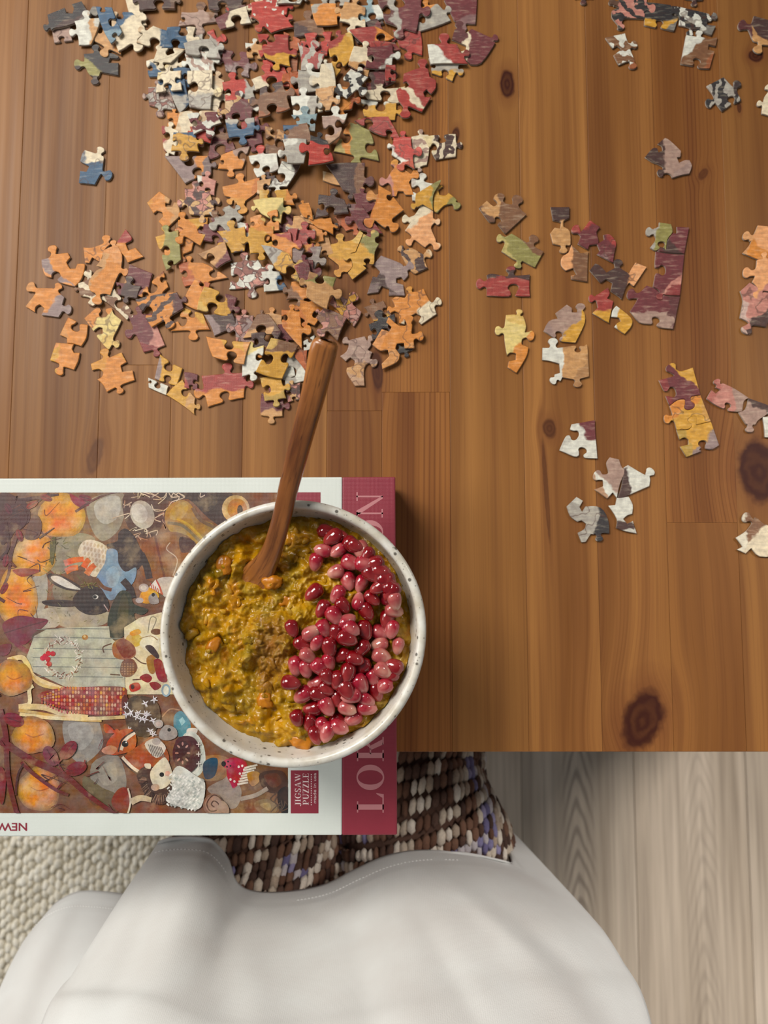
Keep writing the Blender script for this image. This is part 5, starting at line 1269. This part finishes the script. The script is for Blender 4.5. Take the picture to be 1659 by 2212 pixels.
# pomegranate seeds
def aril_material(name, deep, pale, amt):
    q = M(name); o = q.obj(); s = q.n('SeparateXYZ'); q.put(s.inputs[0], o)
    n_ = q.noise(q.vec('ADD', o, q.attr('seed').outputs['Vector']), 260, 2)
    f = q.math('ADD', q.rng(s.outputs[0], -0.001, 0.0052), q.math('MULTIPLY', q.math('SUBTRACT', n_, 0.5), 0.9))
    core = q.rng(q.vec('LENGTH', scaled(q, o, 0.75, 1.2, 0)), 0.0032, 0.0006)
    fac = q.math('MULTIPLY', q.math('MAXIMUM', f, q.math('MULTIPLY', core, 0.55)), amt, clamp=True)
    return q.set(Base_Color=q.mix(fac, lin(deep), lin(pale)), Roughness=0.12, Subsurface_Weight=0.35, Subsurface_Radius=(0.006, 0.0012, 0.001), Subsurface_Scale=0.5, Coat_Weight=0.6, Coat_Roughness=0.05)
AM = {'r': aril_material('deep_red_seed', '#78040f', '#c4524e', 0.42), 'p': aril_material('pink_seed', '#98142a', '#dc968c', 0.68), 'w': aril_material('pale_seed', '#a64a4a', '#d6a48e', 0.9)}
def aril_mesh(m, seed):
    nu, nv = 14, 10; vv, ff = [], []; rr = random.Random(seed)
    fa = [rr.uniform(0, 6.28) for _ in range(5)]
    for j in range(nv + 1):
        u = -1 + 2 * j / nv; x = u
        rad = math.sqrt(max(0.0, 1 - abs(u) ** 2.3)) * (1.0 - 0.24 * u)
        for i in range(nu):
            th = 2 * math.pi * i / nu
            k = min([1.0] + [0.90 / max(0.25, math.cos(th - a)) if math.cos(th - a) > 0.3 else 1.0 for a in fa])   # flattened facets
            vv.append((x * 0.0057, rad * math.cos(th) * k * 0.0043, rad * math.sin(th) * k * 0.0040))
    for j in range(nv):
        for i in range(nu):
            q_ = (i + 1) % nu; ff.append((j * nu + i, (j + 1) * nu + i, (j + 1) * nu + q_, j * nu + q_))
    me = bpy.data.meshes.new('pomegranate_seed'); me.from_pydata(vv, [], ff); me.materials.append(m)
    me.polygons.foreach_set('use_smooth', [True] * len(ff)); me.update(); return me
AMESH = {k: [aril_mesh(AM[k], s) for s in (1, 2, 3, 4)] for k in AM}
ARILS = '''1030 180 r 10;1115 220 r 15;1050 280 r 150;1160 325 r 40;1080 355 p 140;990 355 p 190;1235 340 w 60;1295 345 r 120;1225 275 r 30;945 425 p 100;1155 430 p 20;1065 485 w 160;1240 440 p 10;
1335 405 r 170;1310 500 r 80;1140 540 p 80;1215 555 p 110;1390 520 r 30;935 610 r 140;1075 620 p 120;1320 575 r 150;990 705 r 120;1110 685 r 50;1200 660 p 280;1285 640 r 45;1390 640 p 10;1415 715 w 20;1250 720 r 60;1060 745 p 50;
1135 775 p 330;1370 770 r 100;810 820 r 70;930 845 w 330;1160 820 p 35;1235 835 r 70;1065 850 r 90;1330 850 p 20;870 915 r 30;960 905 p 120;1135 880 r 20;1030 930 r 80;1220 945 r 130;1325 920 w 160;905 980 w 40;1105 985 r 150;1490 940 w 100;
1340 990 w 30;830 1045 p 85;890 1060 p 75;975 1050 p 45;1030 1015 p 70;1220 1050 r 140;1140 1080 r 100;1415 1115 r 170;1440 1060 r 200;1080 1125 r 95;805 1140 r 10;950 1155 p 160;1020 1105 r 60;1215 1150 p 60;870 1220 p 140;965 1215 r 20;
1070 1240 r 80;1160 1220 p 170;1305 1205 r 70;1380 1190 p 150;925 1305 r 170;1015 1285 p 60;1135 1300 w 20;1265 1315 p 10;835 1360 r 75;905 1390 r 100;985 1410 p 65;1080 1395 r 50;1190 1400 p 150;950 1500 r 70;1030 1490 p 110;1110 1470 p 20;
1465 560 r 60;1430 590 r 130;1275 500 r 40;1460 640 w 80;1380 450 r 20;1440 500 r 100;1350 1075 w 30;1290 1120 p 80;1250 1250 p 30;1000 820 p 60;1180 1000 r 20;1130 1180 r 60;1010 1180 r 30;1400 830 p 100'''
rr = random.Random(11); placed = []; SEEDS = []
def azone(x, y):
    if y < 480: return 'at the far end of the heap by the rim'
    if x > 1270: return 'close to the right rim of the bowl'
    if x < 960: return 'on the left fringe of the heap by the porridge'
    if y > 1260: return 'at the near end of the heap'
    if y > 880: return 'in the lower middle of the heap'
    return 'in the upper middle of the heap'
AN = {'r': 'deep red', 'p': 'pink', 'w': 'pale peach'}
items = [s.split() for s in ARILS.replace('\n', '').split(';') if s.strip()]
for i, (zx, zy, k, rot) in enumerate(items):
    zx, zy, rot = float(zx), float(zy), float(rot)
    w = P(340 + zx * .36166, 1060 + zy * .36166, BOX_Z + 0.062); l = w - bc
    lr = math.hypot(l.x, l.y)
    if lr > 0.0555: l *= 0.0555 / lr; w = bc + l
    z = bc.z + max(porridge_h(l.x + a_, l.y + b_) for a_, b_ in ((0, 0), (.003, 0), (-.003, 0), (0, .003), (0, -.003))) + 0.0023
    for (x2, y2, z2) in placed:
        d = math.hypot(x2 - w.x, y2 - w.y)
        if d < 0.0062: z = max(z, z2 + 0.0040 * (1 - d / 0.0080))
    z = min(z, bc.z + 0.0675)
    placed.append((w.x, w.y, z))
    o = bpy.data.objects.new('pomegranate_seed', rr.choice(AMESH[k])); link(o); o.location = (w.x, w.y, z)
    o.rotation_euler = (rr.uniform(-3, 3), rr.uniform(-.28, .28), math.radians(-rot)); s_ = rr.uniform(.88, 1.08); o.scale = (s_, s_, s_)
    o['seed'] = (rr.uniform(0, 9), rr.uniform(0, 9), 0.0)
    SEEDS.append((o, AN[k], azone(zx, zy), zy))
ORD = ['farthest', 'second farthest', 'third farthest', 'fourth farthest', 'fifth farthest', 'sixth farthest', 'seventh farthest', 'eighth farthest', 'ninth farthest', 'tenth farthest', 'eleventh farthest', 'twelfth farthest', 'thirteenth farthest', 'fourteenth farthest', 'fifteenth farthest', 'sixteenth farthest']
for o, cn, zn, zy in SEEDS:
    same = sorted((s for s in SEEDS if s[1] == cn and s[2] == zn), key=lambda s: s[3]); n_ = [s[0] for s in same].index(o)
    lb_ = ('%s %s pomegranate seed %s' % (ORD[n_], cn, zn)) if len(same) > 1 else ('only %s pomegranate seed %s' % (cn, zn))
    tag(o, lb_, 'pomegranate seed', 'pomegranate seeds heaped in the bowl')
# spoon
def spoon_material():
    q = M('acacia_wood'); u = q.attr('run', 'GEOMETRY').outputs['Vector']
    n1 = q.noise(scaled(q, u, 420, 22, 420), 1.0, 4, 0.65); n2 = q.noise(scaled(q, u, 60, 14, 60), 1.0, 3)
    n3 = q.noise(scaled(q, u, 900, 90, 900), 1.0, 2)
    c = q.mix(q.rng(n2, 0.35, 0.68), lin('#ab6c34'), lin('#5c2f14'))
    c = q.mix(q.math('MULTIPLY', q.rng(n1, 0.48, 0.68), 0.65), c, lin('#3c1c0c'))
    c = q.mix(q.math('MULTIPLY', q.rng(n3, 0.62, 0.74), 0.6), c, lin('#24100a'))
    q.bump(n1, 0.12, 0.0006)
    return q.set(Base_Color=c, Roughness=0.26, Coat_Weight=0.35, Coat_Roughness=0.18)
def build_spoon():
    zr = RIM_Z + 0.0052
    ctl = [  # px, py, z, half width, half thickness
        (703, 742, zr + 0.047, .0060, .0046), (697, 765, zr + 0.0440, .0064, .0050), (680, 840, zr + 0.034, .0059, .0048), (660, 915, zr + 0.0245, .0056, .0046), (640, 990, zr + 0.0150, .0053, .0044), (622, 1060, zr + 0.0060, .0050, .0042),
        (612, 1105, zr + 0.0006, .0049, .0041), (600, 1150, RIM_Z + 0.0015, .0050, .0040), (588, 1188, RIM_Z - 0.0040, .0054, .0038), (572, 1220, RIM_Z - 0.0100, .0068, .0034), (556, 1244, RIM_Z - 0.0150, .0092, .0028), (538, 1266, RIM_Z - 0.0210, .0112, .0024), (522, 1284, RIM_Z - 0.0260, .0105, .0022), (510, 1296, RIM_Z - 0.0285, .0060, .0018), (505, 1302, RIM_Z - 0.030, .0015, .0010)]
    C = [tuple(P(a, b, c)) + (w, t) for a, b, c, w, t in ctl]
    C = catmull(C, 5, closed=False); n = 20; vv, ff, run = [], [], []; acc = 0
    for k, c in enumerate(C):
        p = Vector(c[:3]); a, b = Vector(C[max(k - 1, 0)][:3]), Vector(C[min(k + 1, len(C) - 1)][:3])
        t = (b - a).normalized(); side = t.cross(Vector((0, 0, 1))).normalized(); up = side.cross(t).normalized()
        if k: acc += (p - Vector(C[k - 1][:3])).length
        for i in range(n):
            th = 2 * math.pi * i / n; e = 0.62
            cx = math.copysign(abs(math.cos(th)) ** e, math.cos(th)) * c[3]; cy = math.copysign(abs(math.sin(th)) ** e, math.sin(th)) * c[4]
            vv.append(p + side * cx + up * cy); run.append((cx, acc, cy))
    for k in range(len(C) - 1):
        for i in range(n):
            j = (i + 1) % n; ff.append((k * n + i, k * n + j, (k + 1) * n + j, (k + 1) * n + i))
    # rounded butt of the handle
    p = Vector(C[0][:3]); t = (Vector(C[1][:3]) - p).normalized()
    for s_, d_ in ((0.86, 0.0012), (0.55, 0.0019)):
        b0 = len(vv)
        for i in range(n): vv.append(p + (vv[i] - p) * s_ - t * d_); run.append((run[i][0] * s_, -d_, run[i][2] * s_))
        prev = 0 if s_ > .8 else b0 - n
        for i in range(n):
            j = (i + 1) % n; ff.append((b0 + i, b0 + j, prev + j, prev + i))
    ff.append(tuple(len(vv) - n + i for i in range(n))); ff.append(tuple((len(C) - 1) * n + i for i in range(n)))
    o0 = Vector(C[6 * 5][:3])
    o = mesh('wooden_spoon', [v - o0 for v in vv], ff, [spoon_material()]); o.location = o0
    at = o.data.attributes.new('run', 'FLOAT_VECTOR', 'POINT'); at.data.foreach_set('vector', [x for r_ in run for x in r_])
    return o
tag(build_spoon(), 'polished dark-streaked wooden spoon leaning in the porridge bowl', 'spoon')
# ---------------------------------------------------------------- person: body, knitted trousers, white shirt
SKIN = plain('skin', '#c99478', 0.5, Subsurface_Weight=0.1)
hipR, kneeR = P(1060, 2300, 0.56), P(868, 1665, 0.55)
hipL, kneeL = P(640, 2300, 0.56), P(555, 1675, 0.55)
def build_body():
    pel = (hipR + hipL) / 2; pel.z = 0.57; pel.y -= 0.05
    pts = [(pel, .105), (pel + Vector((0, -.01, .14)), .095), (pel + Vector((0, -.02, .30)), .105), (pel + Vector((0, -.03, .44)), .09), (pel + Vector((0, -.02, .51)), .045),
           (hipR, .066), (kneeR, .05), (kneeR + Vector((0, .03, -.40)), .036), (kneeR + Vector((0, .02, -.505)), .030), (kneeR + Vector((0.01, .15, -.520)), .024),
           (hipL, .066), (kneeL, .05), (kneeL + Vector((0, .03, -.40)), .036), (kneeL + Vector((0, .02, -.505)), .030), (kneeL + Vector((-.01, .15, -.520)), .024)]
    ed = [(0, 1), (1, 2), (2, 3), (3, 4), (0, 5), (5, 6), (6, 7), (7, 8), (8, 9), (0, 10), (10, 11), (11, 12), (12, 13), (13, 14)]
    me = bpy.data.meshes.new('person'); o0 = Vector((pel.x, pel.y, 0))
    me.from_pydata([tuple(p - o0) for p, r in pts], ed, [])
    o = bpy.data.objects.new('person', me); link(o); o.location = o0
    md = o.modifiers.new('skin', 'SKIN')
    sv = me.skin_vertices[0].data if me.skin_vertices else me.attributes and None
    if not me.skin_vertices:
        bm = bmesh.new(); bm.from_mesh(me); bm.verts.layers.skin.verify(); bm.to_mesh(me); bm.free()
    for i, (p, r) in enumerate(pts):
        d = me.skin_vertices[0].data[i]; d.radius = (r, r); d.use_root = (i == 0)
    sb = o.modifiers.new('subdiv', 'SUBSURF'); sb.levels = 2; sb.render_levels = 2
    dg = bpy.context.evaluated_depsgraph_get(); ev = bpy.data.meshes.new_from_object(o.evaluated_get(dg))
    o.modifiers.clear(); o.data = ev; ev.materials.clear(); ev.materials.append(SKIN)
    ev.polygons.foreach_set('use_smooth', [True] * len(ev.polygons))
    return o
person = tag(build_body(), 'seated person in white shirt and brown checked knit trousers at the table edge', 'person')
KBASE = plain('trouser_backing', '#5a4034', 0.95)
YARN = M('slub_yarn'); _a = YARN.attr('Col', 'GEOMETRY').outputs['Color']; _o = YARN.obj()
YARN.bump(YARN.noise(scaled(YARN, _o, 900, 900, 900), 1.0, 2), 0.6, 0.001)
YARN.set(Base_Color=YARN.mix(1.0, _a, YARN.mix(YARN.noise(_o, 700, 2), (.75, .75, .75), (1.2, 1.2, 1.2)), 'MULTIPLY'), Roughness=0.9)
def leg_path(hip, knee):
    h0 = hip + (hip - knee).normalized() * 0.02
    pts = [(h0, .088), (hip.lerp(knee, .35), .080), (hip.lerp(knee, .7), .074), (hip.lerp(knee, .92), .070), (knee + Vector((0, .025, -.025)), .068), (knee + Vector((0, .035, -.09)), .064), (knee + Vector((0, .03, -.22)), .058), (knee + Vector((0, .025, -.38)), .052), (knee + Vector((0, .02, -.47)), .05)]
    return catmull([tuple(p) + (r,) for p, r in pts], 8, closed=False)
def frames(path):
    out = []; ref = Vector((1, 0, 0))
    for k in range(len(path)):
        a, b = Vector(path[max(k - 1, 0)][:3]), Vector(path[min(k + 1, len(path) - 1)][:3])
        t = (b - a).normalized(); u = (ref - t * ref.dot(t)).normalized(); w = t.cross(u).normalized()
        out.append((Vector(path[k][:3]), t, u, w, path[k][3]))
    return out
def build_trousers():
    bv, bf = [], []; SV, SF_, SCo = [], [], []
    tv, tf = [], []; nu, nv = 6, 4
    for j in range(nv + 1):
        ph = math.pi * (j / nv - 0.5)
        for i in range(nu):
            th = 2 * math.pi * i / nu; tv.append((math.cos(th) * math.cos(ph), math.sin(th) * math.cos(ph), math.sin(ph)))
    for j in range(nv):
        for i in range(nu): tf.append((j * nu + i, j * nu + (i + 1) % nu, (j + 1) * nu + (i + 1) % nu, (j + 1) * nu + i))
    tv = np.array(tv); rr = random.Random(21); cnt = 0
    for li, (hip, knee) in enumerate(((hipR, kneeR), (hipL, kneeL))):
        fr = frames(leg_path(hip, knee)); n = 28; b0 = len(bv)
        for (p, t, u, w, r) in fr:
            for i in range(n):
                a = 2 * math.pi * i / n; bv.append(p + (u * math.cos(a) + w * math.sin(a)) * (r - 0.002))
        for k in range(len(fr) - 1):
            for i in range(n):
                j = (i + 1) % n; bf.append((b0 + k * n + i, b0 + k * n + j, b0 + (k + 1) * n + j, b0 + (k + 1) * n + i))
        # stitches, row by row along the leg
        acc = 0; nxt = 0; row = 0
        for k in range(len(fr) - 1):
            seg = (fr[k + 1][0] - fr[k][0]).length
            while nxt < acc + seg:
                f = (nxt - acc) / seg; p = fr[k][0].lerp(fr[k + 1][0], f); t, u, w = fr[k][1], fr[k][2], fr[k][3]; r = fr[k][4] * (1 - f) + fr[k + 1][4] * f
                if nxt > 0.36: break
                nst = 72
                for i in range(nst):
                    a = 2 * math.pi * (i + 0.5 * (row % 2)) / nst
                    d = u * math.cos(a) + w * math.sin(a); tang = (w * math.cos(a) - u * math.sin(a))
                    if d.z < -0.35: continue
                    wv = 0.004 * math.sin(nxt * 70 + a * 3) + 0.003 * math.sin(nxt * 31 + li)
                    c = p + d * (r + wv * .8 + rr.uniform(-.0006, .0010))
                    chk = (row // 2) % 2; colm = (i // 3) % 2
                    nz_ = noise.noise(Vector((nxt * 30, a * 2.4, li * 9.0)))
                    if nz_ > 0.26 and rr.random() < .72: col = rr.choice([(.22, .20, .36), (.30, .27, .44), (.16, .14, .28), (.52, .48, .50)])
                    elif (chk ^ colm) and rr.random() < .86: col = rr.choice([(.62, .54, .44), (.50, .42, .33), (.70, .63, .54), (.42, .33, .25)])
                    else: col = rr.choice([(.13, .06, .035), (.09, .045, .03), (.18, .09, .055), (.07, .035, .025)])
                    sl = rr.uniform(.25, .6); ax = (t * math.cos(sl) + tang * math.sin(sl)); sd = (tang * math.cos(sl) - t * math.sin(sl))
                    q = tv * np.array([0.0070 * rr.uniform(.8, 1.25), 0.0035 * rr.uniform(.8, 1.25), 0.0030])
                    B = np.array([tuple(ax), tuple(sd), tuple(d)])
                    SV.append(q @ B + np.array(tuple(c))); base = cnt * len(tv); SF_ += [tuple(base + x for x in fc) for fc in tf]; SCo.append(col); cnt += 1
                nxt += 0.0085; row += 1
            acc += seg
    tr = mesh('knit_trousers', bv, bf, [KBASE], person); local(tr, person.location)
    tr['label'] = 'chunky brown, cream and lavender checked knit trousers'
    st = mesh('knit_stitches', np.concatenate(SV).tolist(), SF_, [YARN.m], tr)
    st.matrix_parent_inverse = tr.matrix_parent_inverse.copy() if False else Matrix.Identity(4)
    ca_ = st.data.color_attributes.new('Col', 'FLOAT_COLOR', 'POINT')
    bf_ = np.ones((len(SCo), len(tv), 4), np.float32); bf_[:, :, :3] = np.array(SCo)[:, None, :]
    ca_.data.foreach_set('color', bf_.ravel()); tag(st, kind='stuff')
build_trousers()
SHIRT = M('white_jersey'); _o = SHIRT.obj(); _uv = SHIRT.attr('run', 'GEOMETRY').outputs['Vector']
_rib = SHIRT.math('SINE', SHIRT.math('MULTIPLY', SHIRT.n('SeparateXYZ', i_0=_uv).outputs[0], 5200.0))
SHIRT.bump(SHIRT.math('ADD', SHIRT.math('MULTIPLY', _rib, 0.12), SHIRT.noise(_o, 1100, 2)), 0.22, 0.0006)
SHIRT.set(Base_Color=SHIRT.mix(SHIRT.rng(SHIRT.noise(_o, 18, 3), .35, .7), lin('#d9dad8'), lin('#cfcdca')), Roughness=0.85, Sheen_Weight=0.15)
def interp(pts, u, n=14):
    c = catmull(pts, n, closed=False); x = u * (len(c) - 1); i = min(int(x), len(c) - 2); f = x - i
    return [a * (1 - f) + b * f for a, b in zip(c[i], c[i + 1])]
def sheet(hem, top, left, right, NU, NV, zfun, rollL, rollR, folds):
    """a cloth panel between a hem and an upper edge; rolls under at both sides"""
    def arcpar(pts, n):
        c = catmull(pts, 16, closed=False); L = [0]
        for a, b in zip(c, c[1:]): L.append(L[-1] + math.hypot(b[0] - a[0], b[1] - a[1]))
        out = []; i = 0
        for k in range(n + 1):
            s = L[-1] * k / n
            while i < len(L) - 2 and L[i + 1] < s: i += 1
            f = (s - L[i]) / max(1e-9, L[i + 1] - L[i]); out.append([a * (1 - f) + b * f for a, b in zip(c[i], c[i + 1])])
        return out
    H_, T_, Lf, Rt = arcpar(hem, NU), arcpar(top, NU), arcpar(left, NV), arcpar(right, NV)
    V, run = [], []
    for j in range(NV + 1):
        v = j / NV; rowp = []
        for i in range(NU + 1):
            u = i / NU
            x = (1 - v) * H_[i][0] + v * T_[i][0] + (1 - u) * Lf[j][0] + u * Rt[j][0] - ((1 - u) * (1 - v) * H_[0][0] + u * (1 - v) * H_[-1][0] + (1 - u) * v * T_[0][0] + u * v * T_[-1][0])
            y = (1 - v) * H_[i][1] + v * T_[i][1] + (1 - u) * Lf[j][1] + u * Rt[j][1] - ((1 - u) * (1 - v) * H_[0][1] + u * (1 - v) * H_[-1][1] + (1 - u) * v * T_[0][1] + u * v * T_[-1][1])
            hz = H_[i][2]; z = zfun(u, v, hz)
            for (x0, y0, x1, y1, w, h) in folds:
                dx, dy = x1 - x0, y1 - y0; L = math.hypot(dx, dy); s = ((x - x0) * dx + (y - y0) * dy) / L; d = (-(x - x0) * dy + (y - y0) * dx) / L
                e = 1.0 / (1 + math.exp(-(s) / 25)) / (1 + math.exp((s - L) / 25))
                z += h * e * math.exp(-(d / w) ** 2)
            # stitched hem: a shallow groove a finger away from the edge
            dv = v * NV
            z += -0.0011 * math.exp(-((v - 0.043) / 0.006) ** 2) + 0.0006 * math.exp(-((v - 0.058) / 0.006) ** 2)
            rowp.append(P(x, y, z))
        # sides roll under
        ramp = min(1.0, v / 0.16); ramp = ramp * ramp * (3 - 2 * ramp)
        def roll(e, inn, cfg):
            d = (e - inn); d.z = 0; d = d.normalized() if d.length > 1e-6 else Vector((1, 0, 0)); out = []
            for (o_, dz) in cfg: out.append(e + d * (o_ * ramp + 0.0002) + Vector((0, 0, -dz * ramp - 0.0003)))
            return out
        LL = roll(rowp[0], rowp[3], rollL)[::-1]; RR = roll(rowp[-1], rowp[-4], rollR)
        full = LL + rowp + RR; m = len(full)
        for i, p in enumerate(full): V.append(p); run.append((p.x, p.z, 0))
    ff = [(j * m + i, j * m + i + 1, (j + 1) * m + i + 1, (j + 1) * m + i) for j in range(NV) for i in range(m - 1)]
    return V, ff, run
hem = [(345, 1818, .660), (372, 1810, .662), (420, 1808, .662), (462, 1817, .660), (492, 1855, .654), (510, 1905, .647), (548, 1926, .643), (620, 1927, .640), (700, 1912, .640), (765, 1880, .640), (830, 1851, .645), (900, 1838, .646), (1000, 1842, .640), (1095, 1862, .618)]
top = [(-20, 2620, .90), (250, 2640, .93), (600, 2650, .95), (1000, 2640, .94), (1480, 2620, .88)]
left = [(345, 1818), (285, 1915), (225, 2010), (150, 2130), (95, 2220), (-20, 2620)]
right = [(1095, 1862), (1180, 1920), (1288, 2010), (1345, 2092), (1400, 2212), (1480, 2620)]
def zf(u, v, hz):
    tz = 0.90 + 0.05 * math.sin(math.pi * u)
    base = hz + (tz - hz) * (v ** 0.85)
    return base + 0.020 * math.sin(math.pi * u) * math.sin(math.pi * min(1, v * 1.2)) - 0.02 * (abs(u - 0.5) * 2) ** 4 * (v > 0)
folds = [(360, 1800, 120, 2240, 34, 0.00500), (505, 1890, 430, 2180, 60, -0.00350), (700, 1900, 640, 2300, 70, -0.00300), (830, 1850, 900, 2300, 60, 0.00350), (900, 1850, 1180, 2080, 22, 0.00225), (960, 1850, 1260, 2120, 26, -0.00250), (1010, 1910, 1290, 2250, 40, 0.00250), (540, 1930, 760, 2010, 24, -0.00200), (330, 1960, 230, 2190, 26, -0.00300), (600, 1960, 420, 2212, 38, 0.00250), (1120, 1960, 1330, 2230, 36, -0.00250), (760, 1960, 800, 2230, 34, -0.00250), (880, 1930, 1040, 2230, 30, -0.00200), (520, 2000, 560, 2230, 40, 0.00200)]
V1, F1, R1 = sheet(hem, top, left, right, 110, 130, zf, [(.004, .006), (.005, .02), (.0, .05), (-.01, .09)], [(.003, .006), (.003, .02), (-.003, .05), (-.015, .10), (-.03, .16)], folds)
hem2 = [(92, 1985, .548), (125, 1948, .556), (172, 1926, .560), (225, 1926, .562), (290, 1934, .562), (360, 1940, .562)]
top2 = [(-330, 2620, .80), (-150, 2640, .82), (0, 2640, .84), (150, 2640, .84)]
left2 = [(92, 1985), (55, 2030), (22, 2090), (-5, 2150), (-50, 2240), (-330, 2620)]
right2 = [(360, 1940), (300, 2100), (250, 2230), (150, 2640)]
def zf2(u, v, hz): return hz + (0.70 - hz) * v ** 0.9 + 0.006 * math.sin(math.pi * u)
V2, F2, R2 = sheet(hem2, top2, left2, right2, 50, 100, zf2, [(.003, .005), (.003, .018), (-.004, .045), (-.02, .08)], [(.004, .004)], [(190, 1930, 60, 2230, 34, -.005), (270, 1940, 150, 2230, 26, .005)])
sh = mesh('shirt', V1 + V2, F1 + [tuple(x + len(V1) for x in f) for f in F2], [SHIRT.m], person); local(sh, person.location)
at = sh.data.attributes.new('run', 'FLOAT_VECTOR', 'POINT'); at.data.foreach_set('vector', [x for r_ in R1 + R2 for x in r_])
so = sh.modifiers.new('thickness', 'SOLIDIFY'); so.thickness = 0.0016; so.offset = 0.0
sh['label'] = 'white jersey shirt with stitched curved hem'
# stitching along the hem: short raised threads
def threads(V, m, row, skip0, skip1, step):
    tv, tf = [], []
    for i in range(skip0, m - skip1 - step, step):
        a, b = V[row * m + i], V[row * m + i + step]; d = (b - a); L = d.length
        if L < 1e-5: continue
        d /= L; nrm = (V[(row + 2) * m + i] - a).cross(d).normalized()
        if nrm.z < 0: nrm = -nrm
        sd = d.cross(nrm).normalized(); k = len(tv); c0, c1 = a + d * L * .12, a + d * L * .88
        for c in (c0, (c0 + c1) / 2, c1):
            h = 0.0016 if c is not c0 and c is not c1 else 0.0010
            tv += [c - sd * .00045 + nrm * .0006, c + nrm * h, c + sd * .00045 + nrm * .0006]
        for q in (0, 3): tf += [(k + q, k + q + 1, k + q + 4, k + q + 3), (k + q + 1, k + q + 2, k + q + 5, k + q + 4)]
        tf += [(k, k + 2, k + 1), (k + 6, k + 7, k + 8)]
    return tv, tf
m1 = len(V1) // 131; m2 = len(V2) // 101
tv1, tf1 = threads(V1, m1, 5, 5, 6, 1); tv2, tf2 = threads(V2, m2, 5, 5, 3, 1)
st = mesh('hem_stitching', tv1 + tv2, tf1 + [tuple(x + len(tv1) for x in f) for f in tf2], [plain('white_thread', '#ececea', 0.8)], sh); tag(st, kind='stuff')
